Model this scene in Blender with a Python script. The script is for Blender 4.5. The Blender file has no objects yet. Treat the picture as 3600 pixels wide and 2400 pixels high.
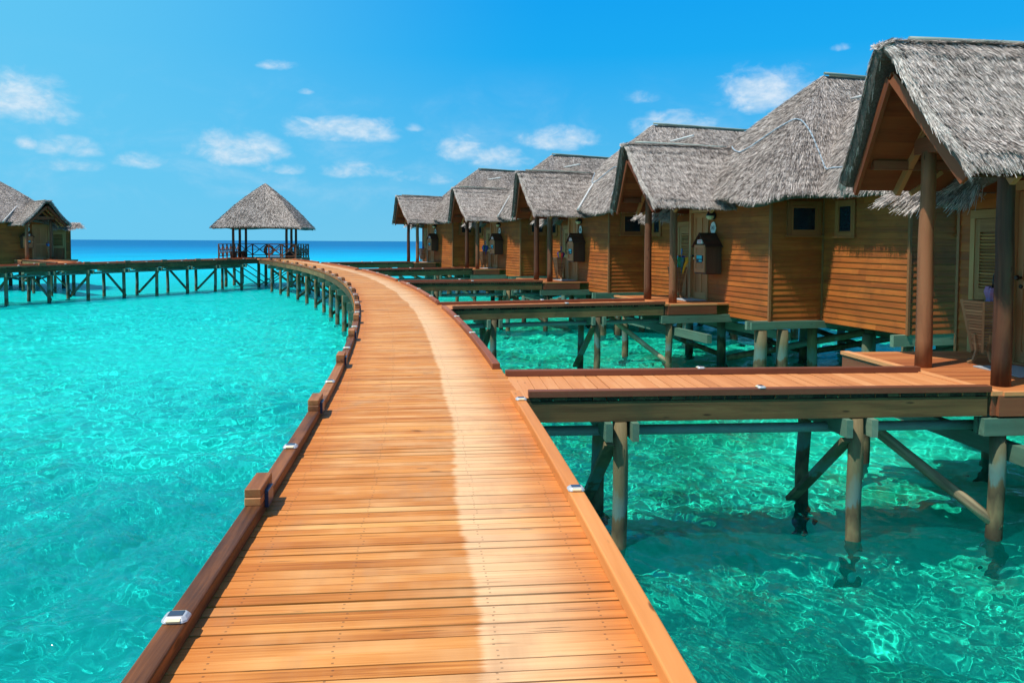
import bpy, math, random
import numpy as np
from mathutils import Vector, Matrix
random.seed(7); rng = np.random.default_rng(7)
sc = bpy.context.scene
R = math.radians
SLOPE = .0073            # the decks climb very gently towards the pavilion
WATER = -1.56
# ------------------------------------------------------------------ camera
cam = bpy.data.cameras.new('camera'); camo = bpy.data.objects.new('camera', cam)
sc.collection.objects.link(camo); sc.camera = camo
cam.sensor_width = 36; cam.lens = 27.55; cam.shift_y = -.0658
cam.clip_start = .05; cam.clip_end = 20000
camo.location = (0, 0, 1.69)
camo.rotation_mode = 'XYZ'
camo.matrix_world = Matrix.Translation((0, 0, 1.69)) @ Matrix.Rotation(R(90 - 2.4), 4, 'X') @ Matrix.Rotation(R(.32), 4, 'Z')
sc.render.resolution_x, sc.render.resolution_y = 1024, 682
# ------------------------------------------------------------------ node helper
class NT:
    def __init__(s, nt): s.nt = nt; nt.nodes.clear()
    def n(s, t, props=None, **inp):
        nd = s.nt.nodes.new(t)
        for k, v in (props or {}).items(): setattr(nd, k, v)
        for k, v in inp.items():
            key = int(k[1:]) if k[0] == '_' and k[1:].isdigit() else k.replace('__', ' ')
            s.set(nd.inputs[key], v)
        return nd
    def set(s, sock, v):
        if isinstance(v, bpy.types.NodeSocket): s.nt.links.new(v, sock)
        elif isinstance(v, bpy.types.Node): s.nt.links.new(v.outputs[0], sock)
        elif isinstance(v, tuple) and len(v) == 3 and sock.type == 'RGBA': sock.default_value = (*v, 1)
        else: sock.default_value = v
    def m(s, op, a, b=0., c=0., clamp=False):
        nd = s.nt.nodes.new('ShaderNodeMath'); nd.operation = op; nd.use_clamp = clamp
        for i, v in enumerate((a, b, c)): s.set(nd.inputs[i], v)
        return nd.outputs[0]
    def v(s, op, a, b=(0, 0, 0)):
        nd = s.nt.nodes.new('ShaderNodeVectorMath'); nd.operation = op
        s.set(nd.inputs[0], a); s.set(nd.inputs[1], b)
        return nd.outputs[0]
    def xyz(s, x, y, z): return s.n('ShaderNodeCombineXYZ', X=x, Y=y, Z=z).outputs[0]
    def sep(s, v): return s.n('ShaderNodeSeparateXYZ', _0=v).outputs
    def mix(s, f, a, b, mode='MIX'):
        nd = s.nt.nodes.new('ShaderNodeMix'); nd.data_type = 'RGBA'; nd.blend_type = mode
        s.set(nd.inputs[0], f); s.set(nd.inputs[6], a); s.set(nd.inputs[7], b)
        return nd.outputs[2]
    def ramp(s, f, stops, interp='LINEAR'):
        nd = s.nt.nodes.new('ShaderNodeValToRGB'); nd.color_ramp.interpolation = interp
        e = nd.color_ramp.elements
        while len(e) < len(stops): e.new(.5)
        for q, (p, c) in zip(e, stops): q.position = p; q.color = (*c, 1) if len(c) == 3 else c
        s.set(nd.inputs[0], f); return nd.outputs[0]
    def noise(s, vec, scale, detail=3, rough=.55, dist=0.):
        return s.n('ShaderNodeTexNoise', Vector=vec, Scale=scale, Detail=detail, Roughness=rough, Distortion=dist).outputs[0]
    def sstep(s, x, a, b):
        nd = s.nt.nodes.new('ShaderNodeMapRange'); nd.interpolation_type = 'SMOOTHSTEP'
        s.set(nd.inputs[0], x); s.set(nd.inputs[1], a); s.set(nd.inputs[2], b); return nd.outputs[0]
# ------------------------------------------------------------------ sky, sun, exposure
SUN_EL = R(61); SUN_DIR = Vector((-math.cos(SUN_EL) * .84, -math.cos(SUN_EL) * .54, math.sin(SUN_EL))).normalized()
SUN_AZ = math.atan2(SUN_DIR.x, SUN_DIR.y)
w = bpy.data.worlds.new('World'); sc.world = w; w.use_nodes = True
t = NT(w.node_tree)
sky = t.n('ShaderNodeTexSky', dict(sky_type='NISHITA', sun_disc=False, sun_elevation=SUN_EL, sun_rotation=SUN_AZ, altitude=0, air_density=1., dust_density=.6, ozone_density=2.))
skyc = t.n('ShaderNodeHueSaturation', Saturation=1.0, Value=1.1, Color=sky).outputs[0]
d = t.n('ShaderNodeTexCoord').outputs['Generated']
dx, dy, dz = t.sep(d)
az = t.m('ARCTAN2', dx, dy); el = t.m('ARCSINE', dz)
# small trade-wind cumulus: azimuth, elevation, half sizes (degrees), density
CL = [(-31.8, 8.75, 2.7, 1.7, 1.), (-29.2, 5.9, 1.9, .8, .75), (-31.7, 6.0, .7, .6, .55), (-29.3, 4.85, 2.0, .7, .4),
      (-25.1, 5.35, 1.9, .75, .55), (-19.3, 6.45, 2.9, 1.3, .95), (-12.1, 7.95, 3.6, 1.0, 1.), (-7.2, 8.2, .9, .45, .4),
      (-16.5, 12.0, 1.9, .5, .4), (-14.7, 10.3, .8, .3, .25), (-3.4, 6.75, 1.8, 1.15, .85), (3.2, 7.6, 2.7, 1.0, .85),
      (9.2, 10.3, 1.4, .65, .5), (11.6, 8.4, 2.8, 1.0, .9), (17.7, 10.55, 2.9, 1.65, 1.), (22.5, 12.9, .8, .35, .4),
      (-11.0, 5.2, 3.6, .9, .4), (-1.4, 6.3, 2.9, 1.0, .6), (-16.2, 5.05, 1.9, .6, .35), (-6.5, 4.6, 3.0, .7, .3)]
fld = 0.
for a0, e0, wa, he, st in CL:
    x = t.m('DIVIDE', t.m('SUBTRACT', az, R(a0)), R(wa * 1.18))
    y = t.m('DIVIDE', t.m('SUBTRACT', el, R(e0 - he * .4)), R(he * 1.3))
    y = t.m('MAXIMUM', y, t.m('MULTIPLY', y, -1.9))
    r2 = t.m('ADD', t.m('MULTIPLY', x, x), t.m('MULTIPLY', y, y))
    q = t.m('ADD', t.m('MAXIMUM', t.m('SUBTRACT', 1.25, r2), -1.7), st - 1.)
    fld = q if isinstance(fld, float) else t.m('MAXIMUM', fld, q)
cv = t.xyz(t.m('MULTIPLY', az, 20.), t.m('MULTIPLY', el, 34.), 3.1)
nz = t.noise(cv, 1.5, 8, .60, .35)
fl2 = t.m('ADD', fld, t.m('MULTIPLY', t.m('SUBTRACT', nz, .5), 2.3))
cm = t.m('MULTIPLY', t.sstep(fl2, -.05, 1.5), t.m('ADD', .72, t.m('MULTIPLY', t.sstep(nz, .35, .65), .28)))
veil = t.m('MULTIPLY', t.sstep(t.noise(cv, .45, 5, .6, .4), .42, .75), t.m('MULTIPLY', t.sstep(el, R(13), R(5)), t.sstep(el, R(1), R(4))))
cm = t.m('MAXIMUM', cm, t.m('MULTIPLY', veil, .30))
nz2 = t.noise(cv, 4., 5, .6)
cc = t.mix(t.sstep(nz2, .3, .7), (5.6, 7.4, 9.0), (8.6, 9.2, 9.7))
grad = t.ramp(t.m('DIVIDE', t.m('MAXIMUM', el, 0.), R(60)), [(0., (.165, .575, .85)), (.10, (.075, .50, .88)), (.22, (.004, .405, .90)), (.32, (.0, .35, .89)), (1., (.0, .22, .68))])
side = t.m('SUBTRACT', 1., t.sstep(az, R(-36), R(4)))                  # paler towards the sun's side
grad = t.mix(t.m('MULTIPLY', side, .85), grad, (.135, .60, .91))
skyc = t.mix(t.m('SUBTRACT', .965, t.m('MULTIPLY', t.sstep(el, R(20), R(42)), .90)), skyc, t.mix(1., grad, (10., 10., 10.), 'MULTIPLY'))
skyc = t.mix(t.m('MULTIPLY', cm, .76), skyc, cc)
bg = t.n('ShaderNodeBackground', Color=skyc, Strength=.1)
t.n('ShaderNodeOutputWorld', Surface=bg)
sun = bpy.data.lights.new('sun', 'SUN'); sun.energy = 5.; sun.angle = R(.5); sun.color = (1, .94, .84)
suno = bpy.data.objects.new('sun', sun); sc.collection.objects.link(suno)
suno.rotation_mode = 'QUATERNION'; suno.rotation_quaternion = SUN_DIR.to_track_quat('Z', 'Y')
sc.view_settings.view_transform = 'Standard'; sc.view_settings.look = 'None'
sc.view_settings.exposure = 0.; sc.view_settings.gamma = 1.
sc.cycles.max_bounces = 8; sc.cycles.diffuse_bounces = 3; sc.cycles.glossy_bounces = 3; sc.cycles.transparent_max_bounces = 12
sc.cycles.use_denoising = True; sc.cycles.use_adaptive_sampling = True; sc.cycles.adaptive_threshold = .015
# ------------------------------------------------------------------ materials
def newmat(name):
    m = bpy.data.materials.new(name); m.use_nodes = True
    return m, NT(m.node_tree)
def finish(t, bsdf): t.n('ShaderNodeOutputMaterial', Surface=bsdf.outputs[0])
SID = dict(rvar=.28)
def wood(name, dark, mid, light, rough=.65, g=(1.3, 26.), spread=1., bump=.25, knots=.6, stain=None, deck=False, rvar=.5):
    m, t = newmat(name)
    uv = t.n('ShaderNodeUVMap', dict(uv_map='UVMap')).outputs[0]
    rnd = t.n('ShaderNodeAttribute', dict(attribute_name='rnd')).outputs['Fac']
    rnd = t.m('FRACT', t.m('ADD', rnd, t.m('MULTIPLY', t.n('ShaderNodeObjectInfo').outputs['Random'], 3.7)))
    u, v, _ = t.sep(uv)
    off = t.m('MULTIPLY', rnd, 53.)
    n1 = t.noise(t.xyz(t.m('MULTIPLY', u, g[0]), t.m('MULTIPLY', v, g[1]), off), 1., 6, .62, .7)
    n2 = t.noise(t.xyz(t.m('MULTIPLY', u, .9), t.m('MULTIPLY', v, 4.), off), 1., 3, .5)
    f = t.m('ADD', t.m('MULTIPLY', n1, .75), t.m('MULTIPLY', n2, .45))
    f = t.m('ADD', f, t.m('MULTIPLY', t.m('SUBTRACT', rnd, .5), rvar))
    f = t.m('ADD', t.m('MULTIPLY', t.m('SUBTRACT', f, .6), spread), .5)
    col = t.ramp(f, [(.12, dark), (.5, mid), (.9, light)])
    if knots:
        kv = t.xyz(t.m('MULTIPLY', u, 1.3), t.m('MULTIPLY', v, 5.), off)
        vo = t.n('ShaderNodeTexVoronoi', Vector=kv, Scale=1.6, Randomness=1.).outputs['Distance']
        k = t.m('SUBTRACT', 1., t.sstep(vo, .05, .13))
        col = t.mix(t.m('MULTIPLY', k, knots), col, tuple(c * .22 for c in dark))
    if deck:
        pu = t.n('ShaderNodeUVMap', dict(uv_map='path')).outputs[0]
        a, s_, _ = t.sep(pu)
        wob = t.noise(t.xyz(t.m('MULTIPLY', s_, .45), off, 0.), 1., 3, .6)
        wob2 = t.noise(t.xyz(t.m('MULTIPLY', s_, .5), 4., 0.), 1., 2, .5)
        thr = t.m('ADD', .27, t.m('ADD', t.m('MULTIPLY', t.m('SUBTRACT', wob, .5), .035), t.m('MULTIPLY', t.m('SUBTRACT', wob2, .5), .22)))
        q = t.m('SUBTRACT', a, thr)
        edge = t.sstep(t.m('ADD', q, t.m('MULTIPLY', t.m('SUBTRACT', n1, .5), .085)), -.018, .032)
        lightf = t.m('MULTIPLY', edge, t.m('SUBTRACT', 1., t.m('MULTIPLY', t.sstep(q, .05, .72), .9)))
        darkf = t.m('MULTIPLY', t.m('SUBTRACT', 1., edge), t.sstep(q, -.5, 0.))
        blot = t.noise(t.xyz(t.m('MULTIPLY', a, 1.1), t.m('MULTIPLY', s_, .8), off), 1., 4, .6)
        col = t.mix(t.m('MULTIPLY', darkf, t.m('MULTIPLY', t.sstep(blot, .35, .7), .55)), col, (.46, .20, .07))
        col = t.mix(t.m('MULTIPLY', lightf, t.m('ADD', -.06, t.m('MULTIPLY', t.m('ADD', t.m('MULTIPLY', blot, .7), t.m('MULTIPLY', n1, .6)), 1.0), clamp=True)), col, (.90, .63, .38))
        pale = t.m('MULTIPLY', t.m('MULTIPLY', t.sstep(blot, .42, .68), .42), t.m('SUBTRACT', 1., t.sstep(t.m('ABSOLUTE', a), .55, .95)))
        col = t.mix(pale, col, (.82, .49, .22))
        ed = t.sstep(t.m('ABSOLUTE', a), .62, 1.0)
        col = t.mix(t.m('MULTIPLY', ed, .5), col, (.55, .165, .03))
        for pos in (-.86, -.34, .36, .87):                   # screw heads over the joists
            du = t.m('ABSOLUTE', t.m('SUBTRACT', t.m('ADD', a, t.m('MULTIPLY', t.m('SUBTRACT', rnd, .5), .02)), pos)); dv = t.m('ABSOLUTE', t.m('SUBTRACT', t.m('ABSOLUTE', t.m('SUBTRACT', v, .043)), .020))
            dot = t.m('MULTIPLY', t.m('LESS_THAN', du, .0055), t.m('LESS_THAN', dv, .005))
            col = t.mix(t.m('MULTIPLY', dot, .55), col, (.05, .03, .02))
        gry = t.sstep(t.noise(t.xyz(t.m('MULTIPLY', a, 1.6), t.m('MULTIPLY', s_, 1.1), 9.), 1., 5, .65), .52, .72)
        col = t.mix(t.m('MULTIPLY', gry, .5), col, (.42, .23, .115))
        ln = t.n('ShaderNodeTexVoronoi', Vector=t.xyz(t.m('MULTIPLY', u, .8), t.m('MULTIPLY', v, 20.), off), Scale=1.5, Randomness=1.).outputs['Distance']
        cr = t.m('MULTIPLY', t.m('SUBTRACT', 1., t.sstep(ln, .05, .15)), .75)
        col = t.mix(cr, col, (.10, .04, .015))
    if stain:
        gp = t.n('ShaderNodeNewGeometry').outputs['Position']
        sn = t.noise(gp, 1.7, 4, .6)
        col = t.mix(t.m('MULTIPLY', t.sstep(sn, .45, .68), stain[1]), col, stain[0])
    bp = t.n('ShaderNodeBump', Strength=bump, Distance=.004, Height=n1)
    b = t.n('ShaderNodeBsdfPrincipled', Base__Color=col, Roughness=rough, Normal=bp.outputs[0])
    b.inputs['Specular IOR Level'].default_value = .3
    finish(t, b); return m
M = {}
M['deck'] = wood('deck_planks', (.36, .105, .015), (.62, .235, .05), (.80, .39, .115), .6, (1.0, 58.), 1.75, .5, .85, deck=True, rvar=.20)
M['jetty'] = wood('jetty_planks', (.44, .16, .055), (.62, .25, .09), (.74, .37, .16), .62, (1.1, 30.), .8, .3, .4)
M['porch'] = wood('porch_planks', (.26, .075, .025), (.44, .14, .045), (.62, .25, .08), .5, (1.1, 30.), 1., .3, .4)
M['kerb'] = wood('kerb_wood', (.07, .026, .010), (.29, .105, .034), (.46, .19, .065), .55, (.9, 22.), 1.2, .5, .7, ((.045, .025, .018), .55))
M['kerb_new'] = wood('orange_kerb', (.50, .17, .04), (.66, .25, .065), (.78, .35, .11), .5, (.9, 16.), .8, .35, .8)
M['kerb_red'] = wood('red_brown_kerb', (.17, .05, .02), (.32, .10, .04), (.44, .17, .075), .55, (.9, 18.), 1., .4, .5)
M['endgrain'] = wood('stained_plank_ends', (.012, .009, .005), (.05, .035, .018), (.16, .10, .045), .8, (9., 26.), 1.3, .3, 0)
M['fascia'] = wood('weathered_beam', (.055, .036, .014), (.15, .095, .036), (.26, .17, .07), .8, (.8, 16.), 1.2, .4, .7, ((.05, .055, .025), .5))
M['green_beam'] = wood('green_bounce_beam', (.05, .12, .085), (.095, .19, .135), (.19, .27, .19), .8, (.8, 14.), 1., .3, .5, ((.10, .10, .05), .3))  # green light reflected off the lagoon is painted into the beam colour
M['siding'] = wood('siding_boards', (.17, .040, .008), (.37, .096, .016), (.56, .17, .03), .65, (.7, 16.), .85, .4, .3, ((.17, .052, .014), .45), **SID)
M['trim'] = wood('trim_wood', (.18, .07, .024), (.29, .12, .045), (.38, .18, .07), .6, (.8, 20.), .9, .2, 0)
M['frame'] = wood('window_frame_wood', (.20, .065, .02), (.32, .108, .032), (.42, .16, .05), .55, (.8, 20.), .9, .2, 0)
M['door'] = wood('door_wood', (.34, .15, .055), (.50, .25, .10), (.60, .33, .14), .55, (.9, 22.), .9, .2, .2)
M['shutter'] = wood('shutter_wood', (.22, .10, .035), (.40, .20, .07), (.54, .29, .11), .65, (.9, 22.), 1., .2, 0)
M['post'] = wood('post_wood', (.05, .019, .009), (.13, .05, .022), (.27, .112, .048), .6, (.7, 9.), 1.4, .7, .7)
M['ceiling'] = wood('ceiling_boards', (.10, .026, .009), (.18, .048, .015), (.25, .075, .022), .55, (.6, 12.), .9, .15, .2)
M['rafter'] = wood('rafter_wood', (.30, .13, .045), (.44, .21, .075), (.56, .30, .11), .6, (.8, 14.), .9, .2, .3)
M['darkwood'] = wood('dark_brown_wood', (.045, .02, .014), (.085, .036, .022), (.13, .055, .033), .5, (.8, 18.), .9, .25, .2)
M['redwood'] = wood('red_brown_wood', (.12, .038, .018), (.20, .066, .032), (.28, .10, .045), .5, (.8, 18.), .9, .25, .3)
M['box'] = wood('cabinet_wood', (.30, .12, .045), (.42, .18, .07), (.50, .24, .09), .5, (.8, 18.), .8, .15, .1)
M['stand'] = wood('basket_wood', (.20, .10, .045), (.34, .19, .085), (.46, .28, .13), .6, (.8, 22.), 1., .3, 0)
M['bamboo'] = wood('grey_green_bamboo', (.12, .16, .13), (.24, .30, .26), (.36, .42, .37), .5, (.8, 6.), 1., .2, 0)
M['pale_pole'] = wood('pale_bamboo', (.40, .42, .42), (.58, .60, .60), (.72, .74, .74), .5, (.8, 6.), .8, .2, 0)
def pile_mat():
    m, t = newmat('pile_wood')
    p = t.n('ShaderNodeNewGeometry').outputs['Position']
    x, y, z = t.sep(p)
    rnd = t.n('ShaderNodeAttribute', dict(attribute_name='rnd')).outputs['Fac']
    oi = t.n('ShaderNodeObjectInfo').outputs['Random']
    rr = t.m('FRACT', t.m('ADD', rnd, oi))
    n1 = t.noise(t.v('MULTIPLY', p, (14, 14, 2.2)), 1., 5, .65, .5)
    n2 = t.noise(t.v('MULTIPLY', p, (5, 5, 1.6)), 1., 4, .6)
    zz = t.m('ADD', t.m('ADD', z, t.m('MULTIPLY', t.m('SUBTRACT', n2, .5), .8)), t.m('MULTIPLY', t.m('SUBTRACT', rr, .5), .35))
    base = t.ramp(t.m('ADD', t.m('MULTIPLY', n1, .8), t.m('MULTIPLY', t.m('SUBTRACT', rr, .5), .4)), [(.2, (.055, .04, .018)), (.5, (.155, .115, .05)), (.85, (.31, .235, .11))])
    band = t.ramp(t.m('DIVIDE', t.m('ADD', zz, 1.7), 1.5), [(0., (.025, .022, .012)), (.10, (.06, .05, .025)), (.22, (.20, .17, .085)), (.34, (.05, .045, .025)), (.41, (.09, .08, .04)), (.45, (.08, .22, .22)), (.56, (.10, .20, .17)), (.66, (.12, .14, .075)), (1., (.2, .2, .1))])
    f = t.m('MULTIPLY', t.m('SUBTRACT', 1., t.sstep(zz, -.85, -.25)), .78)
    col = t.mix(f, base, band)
    col = t.mix(t.m('MULTIPLY', t.sstep(n1, .35, .75), .35), col, t.mix(.5, col, (.05, .05, .025)))
    bp = t.n('ShaderNodeBump', Strength=.5, Distance=.01, Height=n1)
    finish(t, t.n('ShaderNodeBsdfPrincipled', Base__Color=col, Roughness=.8, Normal=bp.outputs[0])); return m
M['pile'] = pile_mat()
M['pale_log'] = wood('pale_brace_log', (.10, .08, .045), (.40, .33, .20), (.62, .54, .36), .7, (.9, 9.), 1.5, .5, .6, ((.09, .075, .045), .55))  # paler log colour for one brace of each hut
def thatch_mat(name, blade):
    m, t = newmat(name)
    p = t.n('ShaderNodeTexCoord').outputs['Object']
    rnd = t.n('ShaderNodeAttribute', dict(attribute_name='rnd')).outputs['Fac']
    n = t.noise(p, 1.1, 4, .6); n3 = t.noise(t.v('MULTIPLY', p, (1, 1, 2.6)), 4.5, 4, .65)
    if blade:
        orr = t.n('ShaderNodeObjectInfo').outputs['Random']
        f = t.m('ADD', t.m('ADD', t.m('MULTIPLY', rnd, .78), t.m('ADD', .0, t.m('MULTIPLY', orr, .10))), t.m('ADD', t.m('MULTIPLY', t.m('SUBTRACT', n, .5), .5), t.m('MULTIPLY', t.m('SUBTRACT', n3, .5), 1.1)))
        col = t.ramp(f, [(.0, (.055, .045, .040)), (.22, (.22, .185, .165)), (.5, (.46, .395, .355)), (.9, (.80, .725, .675))])
    else:
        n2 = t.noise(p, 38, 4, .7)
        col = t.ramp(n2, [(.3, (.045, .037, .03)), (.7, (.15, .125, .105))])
    finish(t, t.n('ShaderNodeBsdfPrincipled', Base__Color=col, Roughness=.85)); return m
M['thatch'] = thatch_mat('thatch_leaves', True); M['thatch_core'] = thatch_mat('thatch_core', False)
def plain(name, col, rough=.5, metal=0., var=.08, scale=14.):
    m, t = newmat(name)
    p = t.n('ShaderNodeTexCoord').outputs['Object']
    n = t.noise(p, scale, 4, .6)
    c = t.mix(n, tuple(x * (1 - 2 * var) for x in col), tuple(min(1, x * (1 + 2 * var)) for x in col))
    finish(t, t.n('ShaderNodeBsdfPrincipled', Base__Color=c, Roughness=rough, Metallic=metal)); return m
M['pane'] = plain('dark_glass', (.012, .016, .02), .08)
M['black'] = plain('black_plastic', (.02, .02, .022), .4)
M['silver'] = plain('silver_housing', (.55, .57, .60), .35, .3)
M['solar'] = plain('solar_cell', (.05, .06, .09), .15)
M['lens'] = plain('yellow_lens', (.72, .66, .42), .35)
M['cream'] = plain('cream_glass', (.78, .70, .42), .35)
M['white'] = plain('white_plate', (.78, .80, .78), .45)
M['red'] = plain('red_print', (.70, .06, .08), .5)
M['cyan'] = plain('cyan_print', (.03, .48, .62), .4)
M['ink'] = plain('dark_ink', (.015, .02, .035), .5)
M['blueplate'] = plain('dark_blue_plate', (.015, .05, .11), .35, .2)
M['pipe'] = plain('grey_pipe', (.20, .26, .25), .5, 0, .15, 5)
M['mat'] = plain('grey_carpet', (.33, .36, .38), .95, 0, .25, 90)
M['buoy'] = plain('orange_foam', (.62, .13, .03), .6)
M['brass'] = plain('bronze_knob', (.05, .03, .022), .35, .6)
M['rope'] = plain('blue_white_rope', (.36, .45, .54), .8, 0, .45, 26)
for k, c in dict(c_blue=(.02, .22, .62), c_sky=(.03, .38, .75), c_green=(.02, .28, .12), c_teal=(.01, .12, .14), c_yellow=(.72, .48, .03), c_magenta=(.42, .03, .20), c_purple=(.22, .08, .42), c_lilac=(.33, .18, .36), c_red=(.6, .04, .05), c_navy=(.01, .04, .30)).items():
    M[k] = plain('umbrella_' + k[2:], c, .6)
# ------------------------------------------------------------------ mesh building
class MB:
    def __init__(s): s.v = []; s.f = []; s.uv = []; s.r = []; s.mi = []; s.path = []; s.sm = []
    def face(s, idx, uv, r, mi=0, path=None, smooth=False):
        s.f.append(tuple(idx)); s.uv.extend(uv); s.r.append(r); s.mi.append(mi); s.sm.append(smooth)
        s.path.extend(path if path else [(0, 0)] * len(idx))
    def prism(s, a, b, r=None, mi=0, path=None, cap=None):
        """a, b: two end polygons (same count); length runs from a to b"""
        r = random.random() if r is None else r
        n = len(a); o = len(s.v); s.v.extend([tuple(p) for p in a]); s.v.extend([tuple(p) for p in b])
        L = (Vector(b[0]) - Vector(a[0])).length; ou = random.random() * 9; acc = 0.
        for i in range(n):
            j = (i + 1) % n; wd = (Vector(a[j]) - Vector(a[i])).length
            s.face((o + i, o + j, o + n + j, o + n + i), [(ou, acc), (ou, acc + wd), (ou + L, acc + wd), (ou + L, acc)], r, mi,
                   [path[0], path[0], path[1], path[1]] if path else None)
            acc += wd
        pa = [(ou + (Vector(p) - Vector(a[0])).length * .3, (Vector(p) - Vector(a[0])).length) for p in a]
        cap = mi if cap is None else cap
        s.face(tuple(range(o, o + n))[::-1], pa[::-1], r, cap, [path[0]] * n if path else None)
        s.face(tuple(range(o + n, o + 2 * n)), pa, r, cap, [path[1]] * n if path else None)
    def beam(s, p, q, wd, h, up=(0, 0, 1), r=None, mi=0):
        p, q, up = Vector(p), Vector(q), Vector(up); d = (q - p).normalized()
        sd = d.cross(up).normalized(); u = sd.cross(d).normalized()
        ring = lambda c: [c + sd * x * wd / 2 + u * y * h / 2 for x, y in ((-1, -1), (1, -1), (1, 1), (-1, 1))]
        s.prism(ring(p), ring(q), r, mi)
    def box(s, x0, x1, y0, y1, z0, z1, ax='x', r=None, mi=0):
        c = ((x0 + x1) / 2, (y0 + y1) / 2, (z0 + z1) / 2)
        if ax == 'x': s.beam((x0, c[1], c[2]), (x1, c[1], c[2]), y1 - y0, z1 - z0, (0, 0, 1), r, mi)
        elif ax == 'y': s.beam((c[0], y0, c[2]), (c[0], y1, c[2]), x1 - x0, z1 - z0, (0, 0, 1), r, mi)
        else: s.beam((c[0], c[1], z0), (c[0], c[1], z1), y1 - y0, x1 - x0, (1, 0, 0), r, mi)
    def log(s, p, q, r0, r1=None, n=14, segs=5, wob=.01, r=None, mi=0, caps=True):
        r1 = r0 if r1 is None else r1; rr = random.random() if r is None else r
        p, q = Vector(p), Vector(q); d = (q - p).normalized()
        a = d.orthogonal().normalized(); b = d.cross(a); L = (q - p).length; o = len(s.v); ou = random.random() * 9
        for k in range(segs + 1):
            f = k / segs; c = p + (q - p) * f
            if 0 < k < segs: c = c + a * random.uniform(-wob, wob) + b * random.uniform(-wob, wob)
            rad = r0 + (r1 - r0) * f
            for i in range(n):
                an = 2 * math.pi * i / n; x = rad * (1 + random.uniform(-wob, wob) * 2)
                s.v.append(tuple(c + a * math.cos(an) * x + b * math.sin(an) * x))
        per = 2 * math.pi * r0
        for k in range(segs):
            for i in range(n):
                j = (i + 1) % n
                s.face((o + k * n + i, o + k * n + j, o + (k + 1) * n + j, o + (k + 1) * n + i),
                       [(ou + L * k / segs, per * i / n), (ou + L * k / segs, per * (i + 1) / n), (ou + L * (k + 1) / segs, per * (i + 1) / n), (ou + L * (k + 1) / segs, per * i / n)], rr, mi, None, True)
        if caps:
            s.face(tuple(range(o, o + n))[::-1], [(0, 0)] * n, rr, mi)
            s.face(tuple(range(o + segs * n, o + segs * n + n)), [(0, 0)] * n, rr, mi)
    def tube(s, pts, rad, n=8, mi=0):
        for a, b in zip(pts[:-1], pts[1:]): s.log(a, b, rad, rad, n, 1, 0, .5, mi)
    def sweep(s, pts, sec, closed_ends=True, seg=None, mi=0):
        """pts: polyline; sec: list of (side, up) offsets"""
        P = [Vector(p) for p in pts]; n = len(sec); r = random.random()
        rings = []
        for i, p in enumerate(P):
            d = (P[min(i + 1, len(P) - 1)] - P[max(i - 1, 0)]); d.z = 0; d.normalize()
            sd = Vector((d.y, -d.x, 0))
            rings.append([p + sd * a + Vector((0, 0, b)) for a, b in sec])
        acc = 0.
        for i in range(len(P) - 1):
            L = (P[i + 1] - P[i]).length
            if seg and int(acc / seg) != int((acc + L) / seg): r = random.random()
            o = len(s.v); s.v.extend([tuple(x) for x in rings[i]]); s.v.extend([tuple(x) for x in rings[i + 1]])
            w0 = 0.
            for k in range(n):
                j = (k + 1) % n; wd = (rings[i][j] - rings[i][k]).length
                s.face((o + k, o + j, o + n + j, o + n + k), [(acc, w0), (acc, w0 + wd), (acc + L, w0 + wd), (acc + L, w0)], r, mi); w0 += wd
            if i == 0: s.face(tuple(range(o, o + n))[::-1], [(0, .02 * k) for k in range(n)], r, mi)
            if i == len(P) - 2: s.face(tuple(range(o + n, o + 2 * n)), [(0, .02 * k) for k in range(n)], r, mi)
            acc += L
    def quads(s, V, r, mi):
        """V: (n,4,3) array"""
        o = len(s.v); s.v.extend(map(tuple, V.reshape(-1, 3)))
        for i in range(len(V)): s.face((o + 4 * i, o + 4 * i + 1, o + 4 * i + 2, o + 4 * i + 3), [(0, 0)] * 4, r[i], mi)
    def grid(s, G, mi=0, smooth=True, flip=False):
        a, b = G.shape[:2]; o = len(s.v); s.v.extend(map(tuple, G.reshape(-1, 3)))
        for i in range(a - 1):
            for j in range(b - 1):
                q = (o + i * b + j, o + (i + 1) * b + j, o + (i + 1) * b + j + 1, o + i * b + j + 1)
                s.face(q[::-1] if flip else q, [(0, 0)] * 4, .5, mi, None, smooth)
    def build(s, name, mats, parent=None, normals=False):
        me = bpy.data.meshes.new(name); me.from_pydata(s.v, [], s.f)
        for m in (mats if isinstance(mats, (list, tuple)) else [mats]): me.materials.append(M[m] if isinstance(m, str) else m)
        uvl = me.uv_layers.new(name='UVMap'); uvl.data.foreach_set('uv', np.array(s.uv, np.float32).ravel())
        if any(p != (0, 0) for p in s.path[:50]):
            pl = me.uv_layers.new(name='path'); pl.data.foreach_set('uv', np.array(s.path, np.float32).ravel())
        at = me.attributes.new('rnd', 'FLOAT', 'FACE'); at.data.foreach_set('value', np.array(s.r, np.float32))
        me.polygons.foreach_set('material_index', np.array(s.mi, np.int32))
        me.polygons.foreach_set('use_smooth', np.array(s.sm, bool))
        me.update()
        o = bpy.data.objects.new(name, me); sc.collection.objects.link(o)
        if parent: o.parent = parent
        return o
def empty(name, loc=(0, 0, 0), rz=0.):
    o = bpy.data.objects.new(name, None); sc.collection.objects.link(o)
    o.location = loc; o.rotation_euler = (0, 0, rz); o.empty_display_size = .2
    return o
def tag(o, label=None, cat=None, group=None, kind=None):
    for k, v in (('label', label), ('category', cat), ('group', group), ('kind', kind)):
        if v: o[k] = v
    return o
def copy_tree(o, parent=None):
    c = o.copy(); sc.collection.objects.link(c)
    if parent: c.parent = parent
    for ch in list(o.children): copy_tree(ch, c)
    return c
def bevel(o, wd=.006, seg=1):
    md = o.modifiers.new('bevel', 'BEVEL'); md.width = wd; md.segments = seg; md.limit_method = 'ANGLE'; return o
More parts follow.
